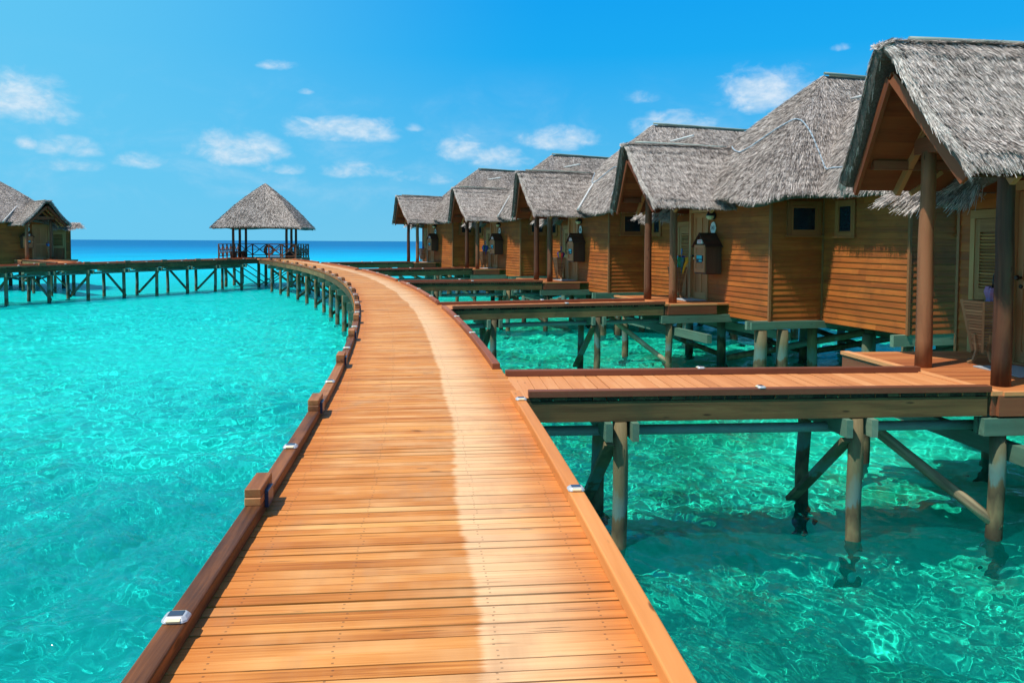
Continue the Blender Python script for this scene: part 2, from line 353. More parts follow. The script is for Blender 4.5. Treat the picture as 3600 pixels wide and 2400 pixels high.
# ------------------------------------------------------------------ the boardwalk line
PC = [-3.49e-5, -2.375e-3, -.08311, -.0962]
def cx(y): return ((PC[0] * y + PC[1]) * y + PC[2]) * y + PC[3]
def dcx(y): return (3 * PC[0] * y + 2 * PC[1]) * y + PC[2]
def at(y, off=0., z=0.):
    """a point of the boardwalk: off metres to the right of its middle, z above its deck"""
    if off < -.9: off -= .045 * min(1., max(0., 1 - y / 9))
    d = Vector((dcx(y), 1, 0)).normalized()
    p = Vector((cx(y), y, 0)) + Vector((d.y, -d.x, 0)) * off
    return Vector((p.x, p.y, SLOPE * p.y + z))
HW = .925
YEND = 51.6
def ysteps(y0, y1, n): return [y0 + (y1 - y0) * i / n for i in range(n + 1)]
# jetties: start on the boardwalk's right edge, end at the near corner of the porch, hut angle
HUTS = [((.02, 8.10), (5.29, 8.55), 6.), ((-1.50, 17.83), (3.83, 19.44), 16.), ((-3.75, 27.0), (1.14, 28.33), 17.5), ((-6.95, 36.2), (-1.93, 38.75), 24.), ((-10.6, 44.75), (-5.93, 47.32), 29.)]
OPEN = [(7.98, 9.70), (17.80, 19.05), (27.1, 28.25), (36.2, 37.35), (44.7, 46.0)]
# ------------------------------------------------------------------ water and sea bed
def disc(name, z, rad, mat):
    me = bpy.data.meshes.new(name); n = 96
    v = [(rad * math.cos(2 * math.pi * i / n), rad * math.sin(2 * math.pi * i / n), z) for i in range(n)]
    me.from_pydata(v, [], [tuple(range(n))]); me.materials.append(mat)
    o = bpy.data.objects.new(name, me); sc.collection.objects.link(o); o['kind'] = 'structure'; return o
def water_mat():
    m, t = newmat('lagoon_water')
    p = t.n('ShaderNodeNewGeometry').outputs['Position']
    x, y, z = t.sep(p)
    dist = t.n('ShaderNodeVectorMath', dict(operation='LENGTH'), _0=p).outputs['Value']
    wv = t.v('MULTIPLY', p, (.8, 1.25, 1))
    h2 = t.noise(wv, 1.1, 5, .6, .8); h3 = t.noise(wv, 5., 4, .6, .6)
    hh = t.m('ADD', t.m('MULTIPLY', h2, .8), t.m('MULTIPLY', h3, .16))
    farf = t.sstep(dist, 14., 60.)
    bp = t.n('ShaderNodeBump', Strength=t.m('ADD', .25, t.m('MULTIPLY', farf, .75)), Distance=.25, Height=hh)
    # depth of the lagoon: shallow by the huts, a drop-off far out
    big = t.noise(p, .018, 4, .6, .4)
    dd = t.m('ADD', dist, t.m('MULTIPLY', t.m('SUBTRACT', big, .5), t.m('MULTIPLY', dist, .55)))
    lg = t.m('DIVIDE', t.m('LOGARITHM', t.m('MAXIMUM', dd, 1.), 10.), 3.)
    body = t.ramp(lg, [(.0, (.0, .72, .64)), (.40, (.0, .72, .66)), (.54, (.0, .66, .68)), (.63, (.0, .60, .72)), (.72, (.0, .42, .68)), (.80, (.0, .23, .50)), (.88, (.0, .13, .36)), (1., (.0, .115, .33))])
    patch = t.noise(t.v('MULTIPLY', p, (1, .6, 1)), .09, 4, .55, .6)
    body = t.mix(t.m('MULTIPLY', t.sstep(patch, .42, .66), .35), body, t.mix(.5, body, (.0, .22, .22)))
    rf = t.n('ShaderNodeBsdfRefraction', Color=(.14, .97, .93), Roughness=0., IOR=1.33)
    df = t.n('ShaderNodeBsdfDiffuse', Color=body, Normal=bp.outputs[0])
    near_t = t.m('SUBTRACT', .20, t.m('MULTIPLY', t.sstep(t.m('ADD', x, t.m('MULTIPLY', y, .12)), -.5, 1.5), .14))
    turb = t.m('ADD', near_t, t.m('MULTIPLY', t.sstep(dist, 14., 110.), .78), clamp=True)
    mx = t.n('ShaderNodeMixShader', _0=turb, _1=rf.outputs[0], _2=df.outputs[0])
    gl = t.n('ShaderNodeBsdfGlossy', Roughness=.05, Normal=bp.outputs[0], Color=(.9, .97, 1.))
    fr = t.n('ShaderNodeFresnel', IOR=1.33, Normal=bp.outputs[0]).outputs[0]
    fr = t.m('MINIMUM', t.m('MULTIPLY', fr, .8), .20)
    mx2 = t.n('ShaderNodeMixShader', _0=fr, _1=mx.outputs[0], _2=gl.outputs[0])
    finish(t, mx2); return m
def ripples(x, y):
    """height of the wind ripples on the lagoon: many small crossing wave trains"""
    r = np.random.default_rng(3); h = np.zeros_like(x); gust = .75 + .35 * np.sin(x * .21 + y * .13 + 1.) * np.sin(y * .17 - x * .11)
    # slow bending of the wave fronts so that no train repeats
    u = x + .35 * np.sin(y * .9 + .4 * x) + .5 * np.sin(.31 * y + 1.3); v = y + .35 * np.sin(x * .8 - .5 * y + 2.) + .5 * np.sin(.27 * x)
    for k in range(44):
        lam = .20 * (9. ** r.random()); th = R(75) + r.normal(0, .75); ph = r.random() * 6.28
        A = .0082 * lam ** 1.15 * r.uniform(.6, 1.2)
        h += A * np.sin(2 * math.pi / lam * (u * math.cos(th) + v * math.sin(th)) + ph)
    for k in range(22):
        lam = .10 + .12 * r.random(); th = R(70) + r.normal(0, .9); h += .0013 * (lam / .15) * r.uniform(.6, 1.2) * np.sin(2 * math.pi / lam * (u * math.cos(th) + v * math.sin(th)) + r.random() * 6.28)
    return h * gust
def water_mesh(mat):
    rad = [4.4]
    while rad[-1] < 72: rad.append(rad[-1] + max(.034, rad[-1] * .0065))
    rad = np.array(rad); th = np.linspace(R(-42), R(42), 860)
    Rr, T = np.meshgrid(rad, th, indexing='ij'); X, Y = Rr * np.sin(T), Rr * np.cos(T)
    edge = np.minimum(1, np.minimum((Rr - 4.4) / .5, (72 - Rr) / 30)) * np.minimum(1, (R(42) - np.abs(T)) / R(2))
    Z = WATER + ripples(X, Y) * np.clip(edge, 0, 1)
    n, k = X.shape; V = np.stack([X, Y, Z], 2).reshape(-1, 3)
    I, J = np.meshgrid(np.arange(n - 1), np.arange(k - 1), indexing='ij'); a = (I * k + J).ravel()
    Fq = np.stack([a, a + 1, a + k + 1, a + k], 1)
    V = V.tolist(); F_ = Fq.tolist(); o = len(V)
    # the rest of the sea: the sector behind the viewer and everything farther out
    ths = list(th) + list(np.linspace(R(42), R(318), 60)[1:-1]); m = len(ths)
    for q in (72., 3120.): V += [[q * math.sin(t_), q * math.cos(t_), WATER] for t_ in ths]
    for i in range(m):
        j = (i + 1) % m; F_.append([o + i, o + j, o + m + j, o + m + i])
    bt = ths[k - 1:] + [th[0] + 2 * math.pi]; q0 = len(V)
    for q in (4.4, 72.): V += [[q * math.sin(t_), q * math.cos(t_), WATER] for t_ in bt]
    nb = len(bt)
    for i in range(nb - 1): F_.append([q0 + i, q0 + i + 1, q0 + nb + i + 1, q0 + nb + i])
    F_.append((list(range(k)) + [q0 + i for i in range(1, nb - 1)])[::-1])
    me = bpy.data.meshes.new('water'); me.from_pydata(V, [], F_); me.materials.append(mat)
    me.polygons.foreach_set('use_smooth', np.ones(len(F_), bool)); me.update()
    o_ = bpy.data.objects.new('water', me); sc.collection.objects.link(o_); o_['kind'] = 'structure'; return o_
def sand_mat():
    m, t = newmat('sea_bed_sand')
    p = t.n('ShaderNodeNewGeometry').outputs['Position']
    n = t.noise(p, .45, 5, .6, .4); n2 = t.noise(p, 3., 4, .6)
    x, y, z = t.sep(p)
    rt = t.sstep(t.m('ADD', x, t.m('MULTIPLY', y, .12)), -.5, 2.)
    col = t.mix(t.sstep(n, .58, .74), (.93, .92, .87), (.50, .54, .45))
    col = t.mix(rt, col, t.mix(t.sstep(n, .40, .62), (.84, .88, .66), (.40, .50, .30)))
    col = t.mix(t.m('MULTIPLY', t.sstep(n2, .5, .75), .4), col, (.42, .36, .22))
    finish(t, t.n('ShaderNodeBsdfDiffuse', Color=col)); return m
wat = water_mesh(water_mat()); bed = disc('sea_bed', WATER - 1.15, 3100, sand_mat())
sun.cycles.is_caustics_light = True; wat.cycles.is_caustics_caster = True; bed.cycles.is_caustics_receiver = True
# ------------------------------------------------------------------ main boardwalk
KS = [(-.05, 0), (.05, 0), (.05, .068), (.044, .075), (-.044, .075), (-.05, .068)]
def planks(mb, fa, fb, stations, th=.04, across=HW, gap=.0085):
    """fa/fb: functions station -> left, right end point"""
    for s0, s1 in zip(stations[:-1], stations[1:]):
        a0, a1, b0, b1 = fa(s0), fa(s1), fb(s0), fb(s1)
        gap_ = gap * random.choice((.25, .35, .6, .8, 1., 1.2, 2.1)); g = (a1 - a0).normalized() * gap_ / 2; gb = (b1 - b0).normalized() * gap_ / 2
        dz = Vector((0, 0, random.uniform(-.0025, .0015))); t_ = Vector((0, 0, -th))
        A = [a0 + g + dz, a1 - g + dz, a1 - g + t_, a0 + g + t_]; B = [b0 + gb + dz, b1 - gb + dz, b1 - gb + t_, b0 + gb + t_]
        q = random.uniform(-.012, .012) * (a0 - b0).normalized()
        A = [v + q for v in A]; B = [v + q for v in B]
        mb.prism(A, B, None, 0, ((-across / HW, s0), (across / HW, s0)), 1)
bw = tag(empty('boardwalk', at(0)), 'long curving orange plank boardwalk on timber piles with low kerbs', 'boardwalk')
bw.location = (0, 0, 0)
st = []; y = -5.
while y < YEND: st.append(y); y += random.choice((.080, .086, .090, .097)) * math.cos(math.atan(dcx(y)))
mb = MB(); planks(mb, lambda y: at(y, -1.04), lambda y: at(y, 1.04), st, across=1.04); mb.build('deck', ['deck', 'endgrain'], bw)
def kerb(y0, y1, off, mat, side_y=None):
    mb = MB(); n = max(2, int((y1 - y0) / .35)); mb.sweep([at(y, off, .002) for y in ysteps(y0, y1, n)], KS, seg=2.5)
    return bevel(mb.build('kerb', mat, bw), .004)
kerb(-5, 51.9, -.975, 'kerb')
ye = [-5.] + [v for o in OPEN for v in o] + [51.3]
for i in range(0, len(ye), 2): kerb(ye[i], ye[i + 1], .975, 'kerb_new' if i == 0 else 'kerb_red')
for off in (-1.0, 1.0):
    mb = MB(); mb.sweep([at(y, off, -.042) for y in ysteps(-5, 52., 120)], [(-.035, -.21), (.035, -.21), (.035, 0), (-.035, 0)], seg=4.); mb.build('edge_beam', 'fascia', bw)
mb = MB()
for off in (-.35, .35): mb.sweep([at(y, off, -.045) for y in ysteps(-5, 52., 80)], [(-.05, -.16), (.05, -.16), (.05, 0), (-.05, 0)])
mb.build('joists', 'fascia', bw)
BLK = [2.35, 4.87, 7.39, 10.1, 12.66, 15.1, 17.44, 19.95, 22.5, 25.2, 28.1, 30.7, 33.05, 35.4, 37.9, 40.5, 42.9, 45.4, 47.3, 49.4]
blockmb = None
def add_block(p, d, parent, mat='kerb', plate=True, side=1):
    """raised double block on the kerb with a small dark light plate on the walk side"""
    sd = Vector((d.y, -d.x, 0)) * side; mb = MB(); L = .17
    for z0, z1, k in ((.076, .125, 1.0), (.126, .178, .97)):
        c = p + Vector((0, 0, (z0 + z1) / 2)); mb.beam(c - d * L * k, c + d * L * k, .098, z1 - z0)
    b = bevel(mb.build('kerb_block', mat, parent), .005)
    if plate:
        m2 = MB(); c = p + sd * .062 + Vector((0, 0, .085)); m2.beam(c - d * .075, c + d * .075, .022, .10)
        m2.build('step_light', 'blueplate', b)
    return b
for y in BLK:
    d = Vector((dcx(y), 1, SLOPE)).normalized(); add_block(at(y, -.975), d, bw, 'kerb', True)
def pile_geo(mb, p, top, rad, bot=WATER - 1.35):
    mb.log((p[0], p[1], bot), (p[0], p[1], top), rad * 1.04, rad * .96, 14, 6, .012)
BENT = [-2.2, .1] + BLK
for i, y in enumerate(BENT):
    zt = SLOPE * y - .26
    for off in (-.93, .80):
        mb = MB(); pile_geo(mb, at(y, off), zt + .0, random.uniform(.074, .088)); mb.build('pile', 'pile', bw)
    d = Vector((dcx(y), 1, 0)).normalized()
    mb = MB()
    for k in (-.135, .135): mb.beam(at(y, -1.16, -.36) + d * k, at(y, 1.12, -.36) + d * k, .06, .2)
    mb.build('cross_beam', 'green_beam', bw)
    a, b = (-.93, .80) if i % 2 else (.80, -.93)
    mb = MB(); mb.beam(at(y, a, -.5) + d * .13, Vector((*at(y, b).xy, WATER + .12)) + d * .13, .05, .13); mb.build('brace', 'pile', bw)
# ------------------------------------------------------------------ solar lights (a prototype, then copies)
def solar_proto():
    e = empty('solar_light')
    mb = MB(); rx, ry, h = .054, .046, .024
    def ring(kx, ky, z): return [(kx * a, ky * b, z) for a, b in ((-rx, -ry * .6), (-rx * .72, -ry), (rx * .72, -ry), (rx, -ry * .6), (rx, ry * .6), (rx * .72, ry), (-rx * .72, ry), (-rx, ry * .6))]
    mb.prism(ring(1, 1, 0), ring(1, 1, .008), .5); mb.prism(ring(1, 1, .008), ring(.74, .66, h), .5)
    bevel(mb.build('housing', 'silver', e), .004, 2)
    mb = MB(); mb.box(-.030, .030, -.021, .021, h - .003, h + .003); mb.build('solar_panel', 'solar', e)
    for q in (1, -1): mb = MB(); mb.beam((-.028, -.0415 * q, .012), (.028, -.0415 * q, .012), .016, .011, (0, -.5 * q, 1)); mb.build('lens', 'lens', e)
    return e
SOL = solar_proto(); sol_used = [False]
ORD = ['first', 'second', 'third', 'fourth', 'fifth', 'sixth', 'seventh', 'eighth', 'ninth', 'tenth', 'eleventh', 'twelfth', 'thirteenth', 'fourteenth', 'fifteenth', 'sixteenth', 'seventeenth', 'eighteenth', 'nineteenth', 'twentieth']
def solar(p, rz, label, group):
    o = SOL if not sol_used[0] else copy_tree(SOL); sol_used[0] = True
    o.location = p; o.rotation_euler = (0, 0, rz); tag(o, label, 'solar light', group)
yl = [3.32, 5.99, 8.63, 11.21, 13.79, 16.38, 18.7, 21.2, 23.8, 26.6, 29.4, 31.9, 34.2, 36.6, 39.2, 41.7, 44.1, 46.3, 48.3]
for i, y in enumerate(yl):
    solar(at(y, -.975, .078), -math.atan(dcx(y)), f'silver solar stud on the left kerb of the curved boardwalk, {ORD[i]} from the viewer', 'solar lights on the left kerb')
yr = [4.82, 7.53, 12.74, 15.29, 20.43, 23.15, 25.63, 30.65, 32.81, 35.1, 39.4, 41.6, 43.8, 47.5, 49.6]
for i, y in enumerate(yr):
    solar(at(y, .975, .078), -math.atan(dcx(y)), f'silver solar stud on the right kerb of the curved boardwalk, {ORD[i]} from the viewer', 'solar lights on the right kerb')
# ------------------------------------------------------------------ jetties
JN = ['nearest', 'second', 'third', 'fourth', 'farthest']
def jetty(S, P, label, group, jw=1.32, n_bent=(1.14, 3.75), flip=1, near_light=.50, far_light=.46, mat='jetty'):
    S3 = Vector((S[0], S[1], SLOPE * S[1])); P3 = Vector((P[0], P[1], SLOPE * P[1])); L = (P3 - S3).length
    rz = math.atan2(P[1] - S[1], P[0] - S[0])
    e = empty('jetty', S3, rz); tag(e, label, 'jetty', group)
    tilt = (P3.z - S3.z) / L
    pt = lambda x, y, z: Vector((x, y * flip, z + x * tilt))
    skew = math.tan(R(8))
    mb = MB(); st = [.0]
    while st[-1] < L - .15: st.append(st[-1] + random.choice((.138, .142, .145)))
    st.append(L - .004)
    planks(mb, lambda s: pt(s, .012, 0), lambda s: pt(s, jw - .012, 0), st, .04, .3, .008); mb.build('deck', [mat, 'endgrain'], e)
    for yy, xs, xe in ((.03, .16, L - .02), (jw - .03, .02, L - .02)):
        mb = MB(); mb.sweep([pt(x, yy, .002) for x in ysteps(xs, xe, 6)], [(-.05, 0), (.05, 0), (.05, .066), (.046, .072), (-.046, .072), (-.05, .066)], seg=3.); bevel(mb.build('kerb', 'redwood', e), .004)
    for yy in (.03, jw - .03):
        mb = MB(); mb.beam(pt(.05, yy, -.155), pt(L - .06, yy, -.155), .06, .215); mb.build('edge_beam', 'fascia', e)
    mb = MB(); mb.log(pt(.1, .36, -.44), pt(L + .2, .36, -.44), .055, .055, 12, 2, 0); mb.build('pipe', 'pipe', e)
    for k, x in enumerate(n_bent):
        for yy in (.05, jw - .05):
            mb = MB(); q = pt(x + (.02 if yy > .5 else 0), yy, 0); mb.log((q.x, q.y, WATER - 1.35 - S3.z), (q.x, q.y, -.27), .084, .078, 14, 6, .014); mb.build('pile', 'pile', e)
        mb = MB()
        for dx in (-.14, .14): mb.beam(pt(x + dx, -.10, -.36), pt(x + dx, jw + .1, -.36), .07, .19)
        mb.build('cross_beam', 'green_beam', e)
        mb = MB(); a = pt(x - .10, .02, -.5); b = pt(x - .10, jw - .1, 0); mb.beam(a, Vector((b.x - .05, b.y, WATER + .06 - S3.z)), .05, .14, (1, 0, 0)); mb.build('brace', 'pile', e)
    return e, S3, rz, L, pt
for i, (S, P, ang) in enumerate(HUTS):
    e, S3, rz, L, pt = jetty(S, P, f'orange plank jetty with brown kerbs, {["nearest to the viewer", "second from the viewer", "third from the viewer", "fourth from the viewer", "farthest of the right row"][i]}', 'jetties to the right row of huts', 1.36 if i == 0 else 1.2)
    jw = 1.36 if i == 0 else 1.2
    for nm, x, y in (('near', L - 2.62, .03), ('far', L - 2.85, jw - .03)):
        q = Matrix.Translation(S3) @ Matrix.Rotation(rz, 4, 'Z') @ (pt(x, y, .074))
        solar(q, rz + R(90), f'silver solar stud on the {nm} kerb of the {JN[i]} right jetty', 'solar lights on the jetties')
# ------------------------------------------------------------------ thatch
def catmull(P, n, closed=True):
    P = np.array(P, float); k = len(P); out = []
    for i in range(k if closed else k - 1):
        p0, p1, p2, p3 = (P[(i - 1) % k], P[i], P[(i + 1) % k], P[(i + 2) % k]) if closed else (P[max(i - 1, 0)], P[i], P[i + 1], P[min(i + 2, k - 1)])
        for j in range(n):
            t_ = j / n; out.append(.5 * (2 * p1 + (p2 - p0) * t_ + (2 * p0 - 5 * p1 + 4 * p2 - p3) * t_ ** 2 + (3 * p1 - p0 - 3 * p2 + p3) * t_ ** 3))
    out.append(P[0] if closed else P[-1]); return np.array(out)
def blades(mb, G, count, Lr=(.22, .42), wr=(.010, .024), lift=.03, weight=None, fringe=0, mi=1, jit=.22, courses=0):
    """scatter palm-leaf strips down the slope of grid G[i along eave, j eave->ridge]"""
    a, b = G.shape[:2]
    e1 = G[1:, :-1] - G[:-1, :-1]; e2 = G[:-1, 1:] - G[:-1, :-1]
    ar = np.linalg.norm(np.cross(e1, e2), axis=2)
    if weight is not None: ar = ar * weight
    p = (ar / ar.sum()).ravel(); idx = rng.choice(len(p), count, p=p)
    I, J = np.divmod(idx, b - 1); u = rng.random(count); v = rng.random(count)
    if courses:                                             # leaves hang in overlapping rows
        q = (J + v) / (b - 1) * courses; q = (np.floor(q) + np.clip(rng.normal(.5, .22, count), 0, 1) + .25 * np.sin(I * .9) + .15 * np.sin(I * .37)) / courses * (b - 1)
        q = np.clip(q, 0, b - 1.001); J = np.floor(q).astype(int); v = q - J
    if fringe:
        fi = rng.choice(a - 1, fringe); I = np.concatenate([I, fi]); J = np.concatenate([J, np.zeros(fringe, int)]); u = np.concatenate([u, rng.random(fringe)]); v = np.concatenate([v, rng.random(fringe) * .5])
    n = len(I); A, B, C, D = G[I, J], G[I + 1, J], G[I + 1, J + 1], G[I, J + 1]
    P = A * ((1 - u) * (1 - v))[:, None] + B * (u * (1 - v))[:, None] + C * (u * v)[:, None] + D * ((1 - u) * v)[:, None]
    dn = (A * (1 - u)[:, None] + B * u[:, None]) - (D * (1 - u)[:, None] + C * u[:, None])
    dn /= np.linalg.norm(dn, axis=1)[:, None] + 1e-9
    al = (B - A) + (C - D) * .3; al -= dn * (al * dn).sum(1)[:, None]; al /= np.linalg.norm(al, axis=1)[:, None] + 1e-9
    N = np.cross(al, dn); N *= np.sign(N[:, 2] + 1e-9)[:, None]
    ja = rng.normal(0, jit, n)[:, None]
    d = dn * np.cos(ja) + al * np.sin(ja); sd = al * np.cos(ja) - dn * np.sin(ja)
    L = rng.uniform(*Lr, n)[:, None]; W = rng.uniform(*wr, n)[:, None]
    tw = rng.normal(0, .35, n)[:, None]; sd = sd * np.cos(tw) + N * np.sin(tw)
    h0 = rng.uniform(.0, .02, n)[:, None]; h1 = h0 + np.abs(rng.normal(lift, lift * .6, n))[:, None]
    drop = np.zeros((n, 3)); 
    if fringe: drop[count:, 2] = -rng.uniform(.0, .06, fringe)
    p0 = P + N * h0; p1 = P + d * L + N * h1 + drop
    Q = np.stack([p0 - sd * W / 2, p0 + sd * W / 2, p1 + sd * W * .3, p1 - sd * W * .3], 1)
    mb.quads(Q, rng.random(n), mi)
def hip(outline, ra, rb, nper=6, rows=9, th=.2, bulge=.05, sag=.04):
    """rounded hipped thatch: eave outline lofted to a ridge line"""
    E = catmull(outline, nper); ra, rb = np.array(ra, float), np.array(rb, float); ab = rb - ra
    E[:-1, 2] += rng.normal(0, .012, len(E) - 1); E[-1] = E[0]
    tt = np.clip(((E - ra) @ ab) / max(ab @ ab, 1e-6), 0, 1) if ab @ ab > 1e-6 else np.zeros(len(E))
    Rg = ra + tt[:, None] * ab
    G = np.zeros((len(E), rows + 1, 3))
    for j in range(rows + 1):
        f = j / rows; G[:, j] = E + (Rg - E) * f
        G[:, j, 2] = E[:, 2] + (Rg[:, 2] - E[:, 2]) * (f + bulge * math.sin(math.pi * f)) + (.0 if j else 0)
    c = (ra + rb) / 2
    inward = Rg - E; inward[:, 2] = 0; inward /= np.linalg.norm(inward, axis=1)[:, None] + 1e-9
    lip = E + inward * .06 - np.array([0, 0, th * .8]); und = E + inward * .55 + np.array([0, 0, .55 * .55 - th])
    low = np.stack([und, lip, E - inward * .02 - np.array([0, 0, th * .25]), E], 1)
    top = Rg.copy(); top[:, 2] -= th * 1.6; inn = und + (top - und) * 1.
    return G, low, np.stack([inn, und], 1)
def shell(mb, G, low, inn):
    mb.grid(G, 0, True, True); mb.grid(low, 0, True, True); mb.grid(inn, 0, True, True)
# ------------------------------------------------------------------ the overwater hut (prototype in its own axes: x away from the boardwalk, y to the far side)
HZ = -.34
hut = empty('overwater_hut')
YC = 1.30                                 # porch centre line
def siding(mb, p0, p1, z0, z1, hb=.132):
    p0, p1 = Vector((*p0, 0)), Vector((*p1, 0)); d = (p1 - p0).normalized(); n = Vector((d.y, -d.x, 0)); z = z0
    while z < z1 - .01:
        zt = min(z + hb, z1); r = random.random()
        pr = [n * -.03 + Vector((0, 0, z)), n * .022 + Vector((0, 0, z)), n * .022 + Vector((0, 0, z + .02)), n * .006 + Vector((0, 0, zt)), n * -.03 + Vector((0, 0, zt))]
        a, L = p0, (p1 - p0).length
        cuts = [0.] + ([random.uniform(.25, .75) * L] if L > 2 and random.random() < .5 else []) + [L]
        for c0, c1 in zip(cuts[:-1], cuts[1:]): mb.prism([p0 + d * (c0 + .001) + v for v in pr], [p0 + d * (c1 - .001) + v for v in pr])
        z += hb
mb = MB()
F = 1.8
siding(mb, (F, 1.06), (F, -1.7), HZ, 2.75)                     # door wall, near part
siding(mb, (F, 2.14), (F, 2.06), 0., 2.75)
siding(mb, (F + .16, 3.32), (F + .16, 3.08), HZ, 2.6)          # sliver by the shutter
siding(mb, (F + .16, 3.08), (F + .16, 2.14), 2.14, 2.6)
siding(mb, (F, 2.06), (F, 1.06), 2.5, 2.75)
siding(mb, (F, -1.7), (3.25, -1.7), HZ, 2.95)                  # side of the bay
siding(mb, (3.25, -1.7), (3.25, -4.4), HZ, 2.85)               # front of the wing
siding(mb, (3.25, -4.4), (8.6, -4.4), HZ, 2.85)                # near side of the wing
siding(mb, (8.6, -4.4), (8.6, 3.32), HZ, 2.6); siding(mb, (8.6, 3.32), (F + .16, 3.32), HZ, 2.6)
siding(mb, (F + .16, 2.14), (F - .02, 2.14), HZ, 2.75)
mb.build('wall', 'siding', hut)
for x, y, z1 in ((F - .012, -1.712, 2.75), (3.238, -4.412, 2.85), (F + .15, 3.33, 2.6)): mb = MB(); mb.box(x - .028, x + .03, y - .03, y + .028, HZ - .01, z1, 'z'); mb.build('corner_trim', 'trim', hut)
mb = MB(); mb.box(3.2, 3.236, -1.738, -1.7, HZ, 2.9, 'z'); mb.build('corner_trim', 'trim', hut)
mb = MB(); mb.box(1.9, 8.55, -1.65, 3.28, -.33, -.28); mb.box(3.3, 8.55, -4.35, -1.66, -.33, -.28); mb.build('floor', 'darkwood', hut)
mb = MB()
for y in (.0, -1.68): mb.box(-.12 if y == 0 else 1.2, 8.4, y - .045, y + .045, -.475, -.285)
for y in (.12, -1.80): mb.box(-.10 if y > 0 else 1.25, 8.3, y - .035, y + .035, -.47, -.30)
for y in (3.0, -4.36, 1.6): mb.box(.1 if y > 0 else 2.9, 8.5, y - .05, y + .05, -.58, HZ)
for x in (.30, 2.4, 5.2, 7.9): mb.box(x - .06, x + .06, -1.6 if x < 3 else -4.2, 3.1, -.78, -.585, 'y')
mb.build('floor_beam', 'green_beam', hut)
for x, y, r in ((.12, .06, .088), (.25, 2.95, .095), (1.55, -1.74, .15), (2.15, -1.72, .14), (2.3, 1.2, .12), (2.3, 3.0, .12), (3.3, -1.3, .12), (3.4, -4.25, .13), (3.55, -2.9, .12), (4.6, -1.74, .13), (4.9, 1.2, .12), (5.0, 3.0, .12), (5.2, -4.2, .13), (6.8, -1.7, .13), (7.2, 1.2, .12), (7.6, 3.0, .12), (7.6, -4.2, .13)):
    mb = MB(); mb.log((x, y, WATER - 1.5), (x, y, -.5 if y != .06 else -.476), r * 1.04, r * .95, 14, 6, .014); mb.build('pile', 'pile', hut)
for a, b, r in (((-1.05, 1.0, -.40), (.15, .02, -1.52), .068), ((.25, 2.9, -.6), (2.3, 1.3, -1.5), .08), ((4.7, -1.7, -.6), (2.3, .9, -1.55), .09), ((2.4, 2.9, -.7), (4.9, 1.2, -1.5), .08), ((5.2, -4.2, -.65), (3.5, -1.9, -1.5), .085), ((6.9, -1.8, -.6), (4.9, 1.0, -1.5), .085), ((5.1, 2.8, -.7), (7.2, 1.2, -1.5), .08)):
    mb = MB(); mb.log(a, b, r, r * .9, 12, 5, .014); mb.build('brace', 'pale_log' if a[0] < 0 else 'pile', hut)
# porch
mb = MB()
yy = 0.
while yy < 3.12: w_ = .118; mb.box(.10, 1.95, yy + .004, min(yy + w_, 3.13), -.04, random.uniform(-.002, .001)); yy += w_ + .002
mb.build('porch_deck', 'porch', hut)
mb = MB(); mb.box(-.03, .098, -.03, 3.16, -.035, .012, 'y'); mb.box(.10, 1.42, -.05, .003, -.035, .008); mb.build('deck_edging', 'jetty', hut)
mb = MB(); mb.box(-.01, .045, 0., 3.14, -.26, -.037, 'y'); mb.box(.046, 1.40, -.045, .01, -.26, -.037); mb.box(.046, 1.95, 3.10, 3.15, -.26, -.037); mb.build('porch_fascia', 'redwood', hut)
for x, y in ((.38, .37), (.33, 1.72)):
    mb = MB(); mb.log((x, y, 0), (x, y, 2.82), .105, .088, 18, 8, .008); mb.build('porch_post', 'post', hut)
# porch roof
def porch_roof():
    prof = [(0, 4.10), (.13, 4.08), (.25, 3.96), (.42, 3.70), (.63, 3.38), (.86, 3.07), (1.08, 2.81), (1.24, 2.66), (1.33, 2.53)]
    e = MB()
    xs = np.linspace(0, 1, 12)
    for sgn in (1, -1):
        G = np.zeros((len(xs), len(prof), 3))
        for i, f in enumerate(xs):
            for j, (dy, z) in enumerate(prof[::-1]):
                fr = dy / 1.33
                x0 = -.62 + .26 * fr
                flare = (.30 * f if sgn < 0 else .1 * f) * fr
                G[i, j] = (x0 + (3.6 - x0) * f, YC + sgn * (dy + flare), z - (.10 * f * fr) + rng.normal(0, .008))
        e.grid(G, 0, True, sgn < 0)
        # gable roll, eave lip and underside
        off = np.array([0, -sgn * .10, -.12]); Gi = G[:, :] + off; Gi[:, -1, 1] = YC; Gi[:, -1, 2] = 3.88
        roll = np.stack([G[0], (G[0] + Gi[0]) / 2 + np.array([-.05, 0, 0]), Gi[0]], 0); e.grid(roll, 0, True, sgn > 0)
        lip = np.stack([G[:, 0], (G[:, 0] + Gi[:, 0]) / 2 + np.array([0, sgn * .05, -.03]), Gi[:, 0]], 1); e.grid(lip, 0, True, sgn > 0)
        e.grid(Gi, 0, True, sgn > 0)
        w8 = np.ones((len(xs) - 1, len(prof) - 1))
        blades(e, G, 42000 if sgn < 0 else 16000, (.07, .19), (.004, .0105), .016, w8, 2200, 1, .13, 13)
        # bound straw round the gable edge
        gr = roll.transpose(1, 0, 2)[::1]
        gg = np.stack([roll[0], roll[1], roll[2]], 0)
        blades(e, gg.transpose(0, 1, 2), 2600, (.10, .22), (.004, .010), .010, None, 0, 1, .12)
    return e
pr = porch_roof().build('porch_roof', ['thatch_core', 'thatch'], hut)
def rline(x, side, o, z): return (x, YC + side * o, z)
mb = MB(); mb.log((-.30, YC - .07, 4.135), (2.35, YC - .07, 4.11), .032, .028, 8, 6, .006); mb.log((-.05, YC + .10, 4.125), (2.0, YC + .08, 4.10), .026, .024, 8, 6, .006); mb.build('ridge_pole', 'bamboo', pr)
mb = MB()
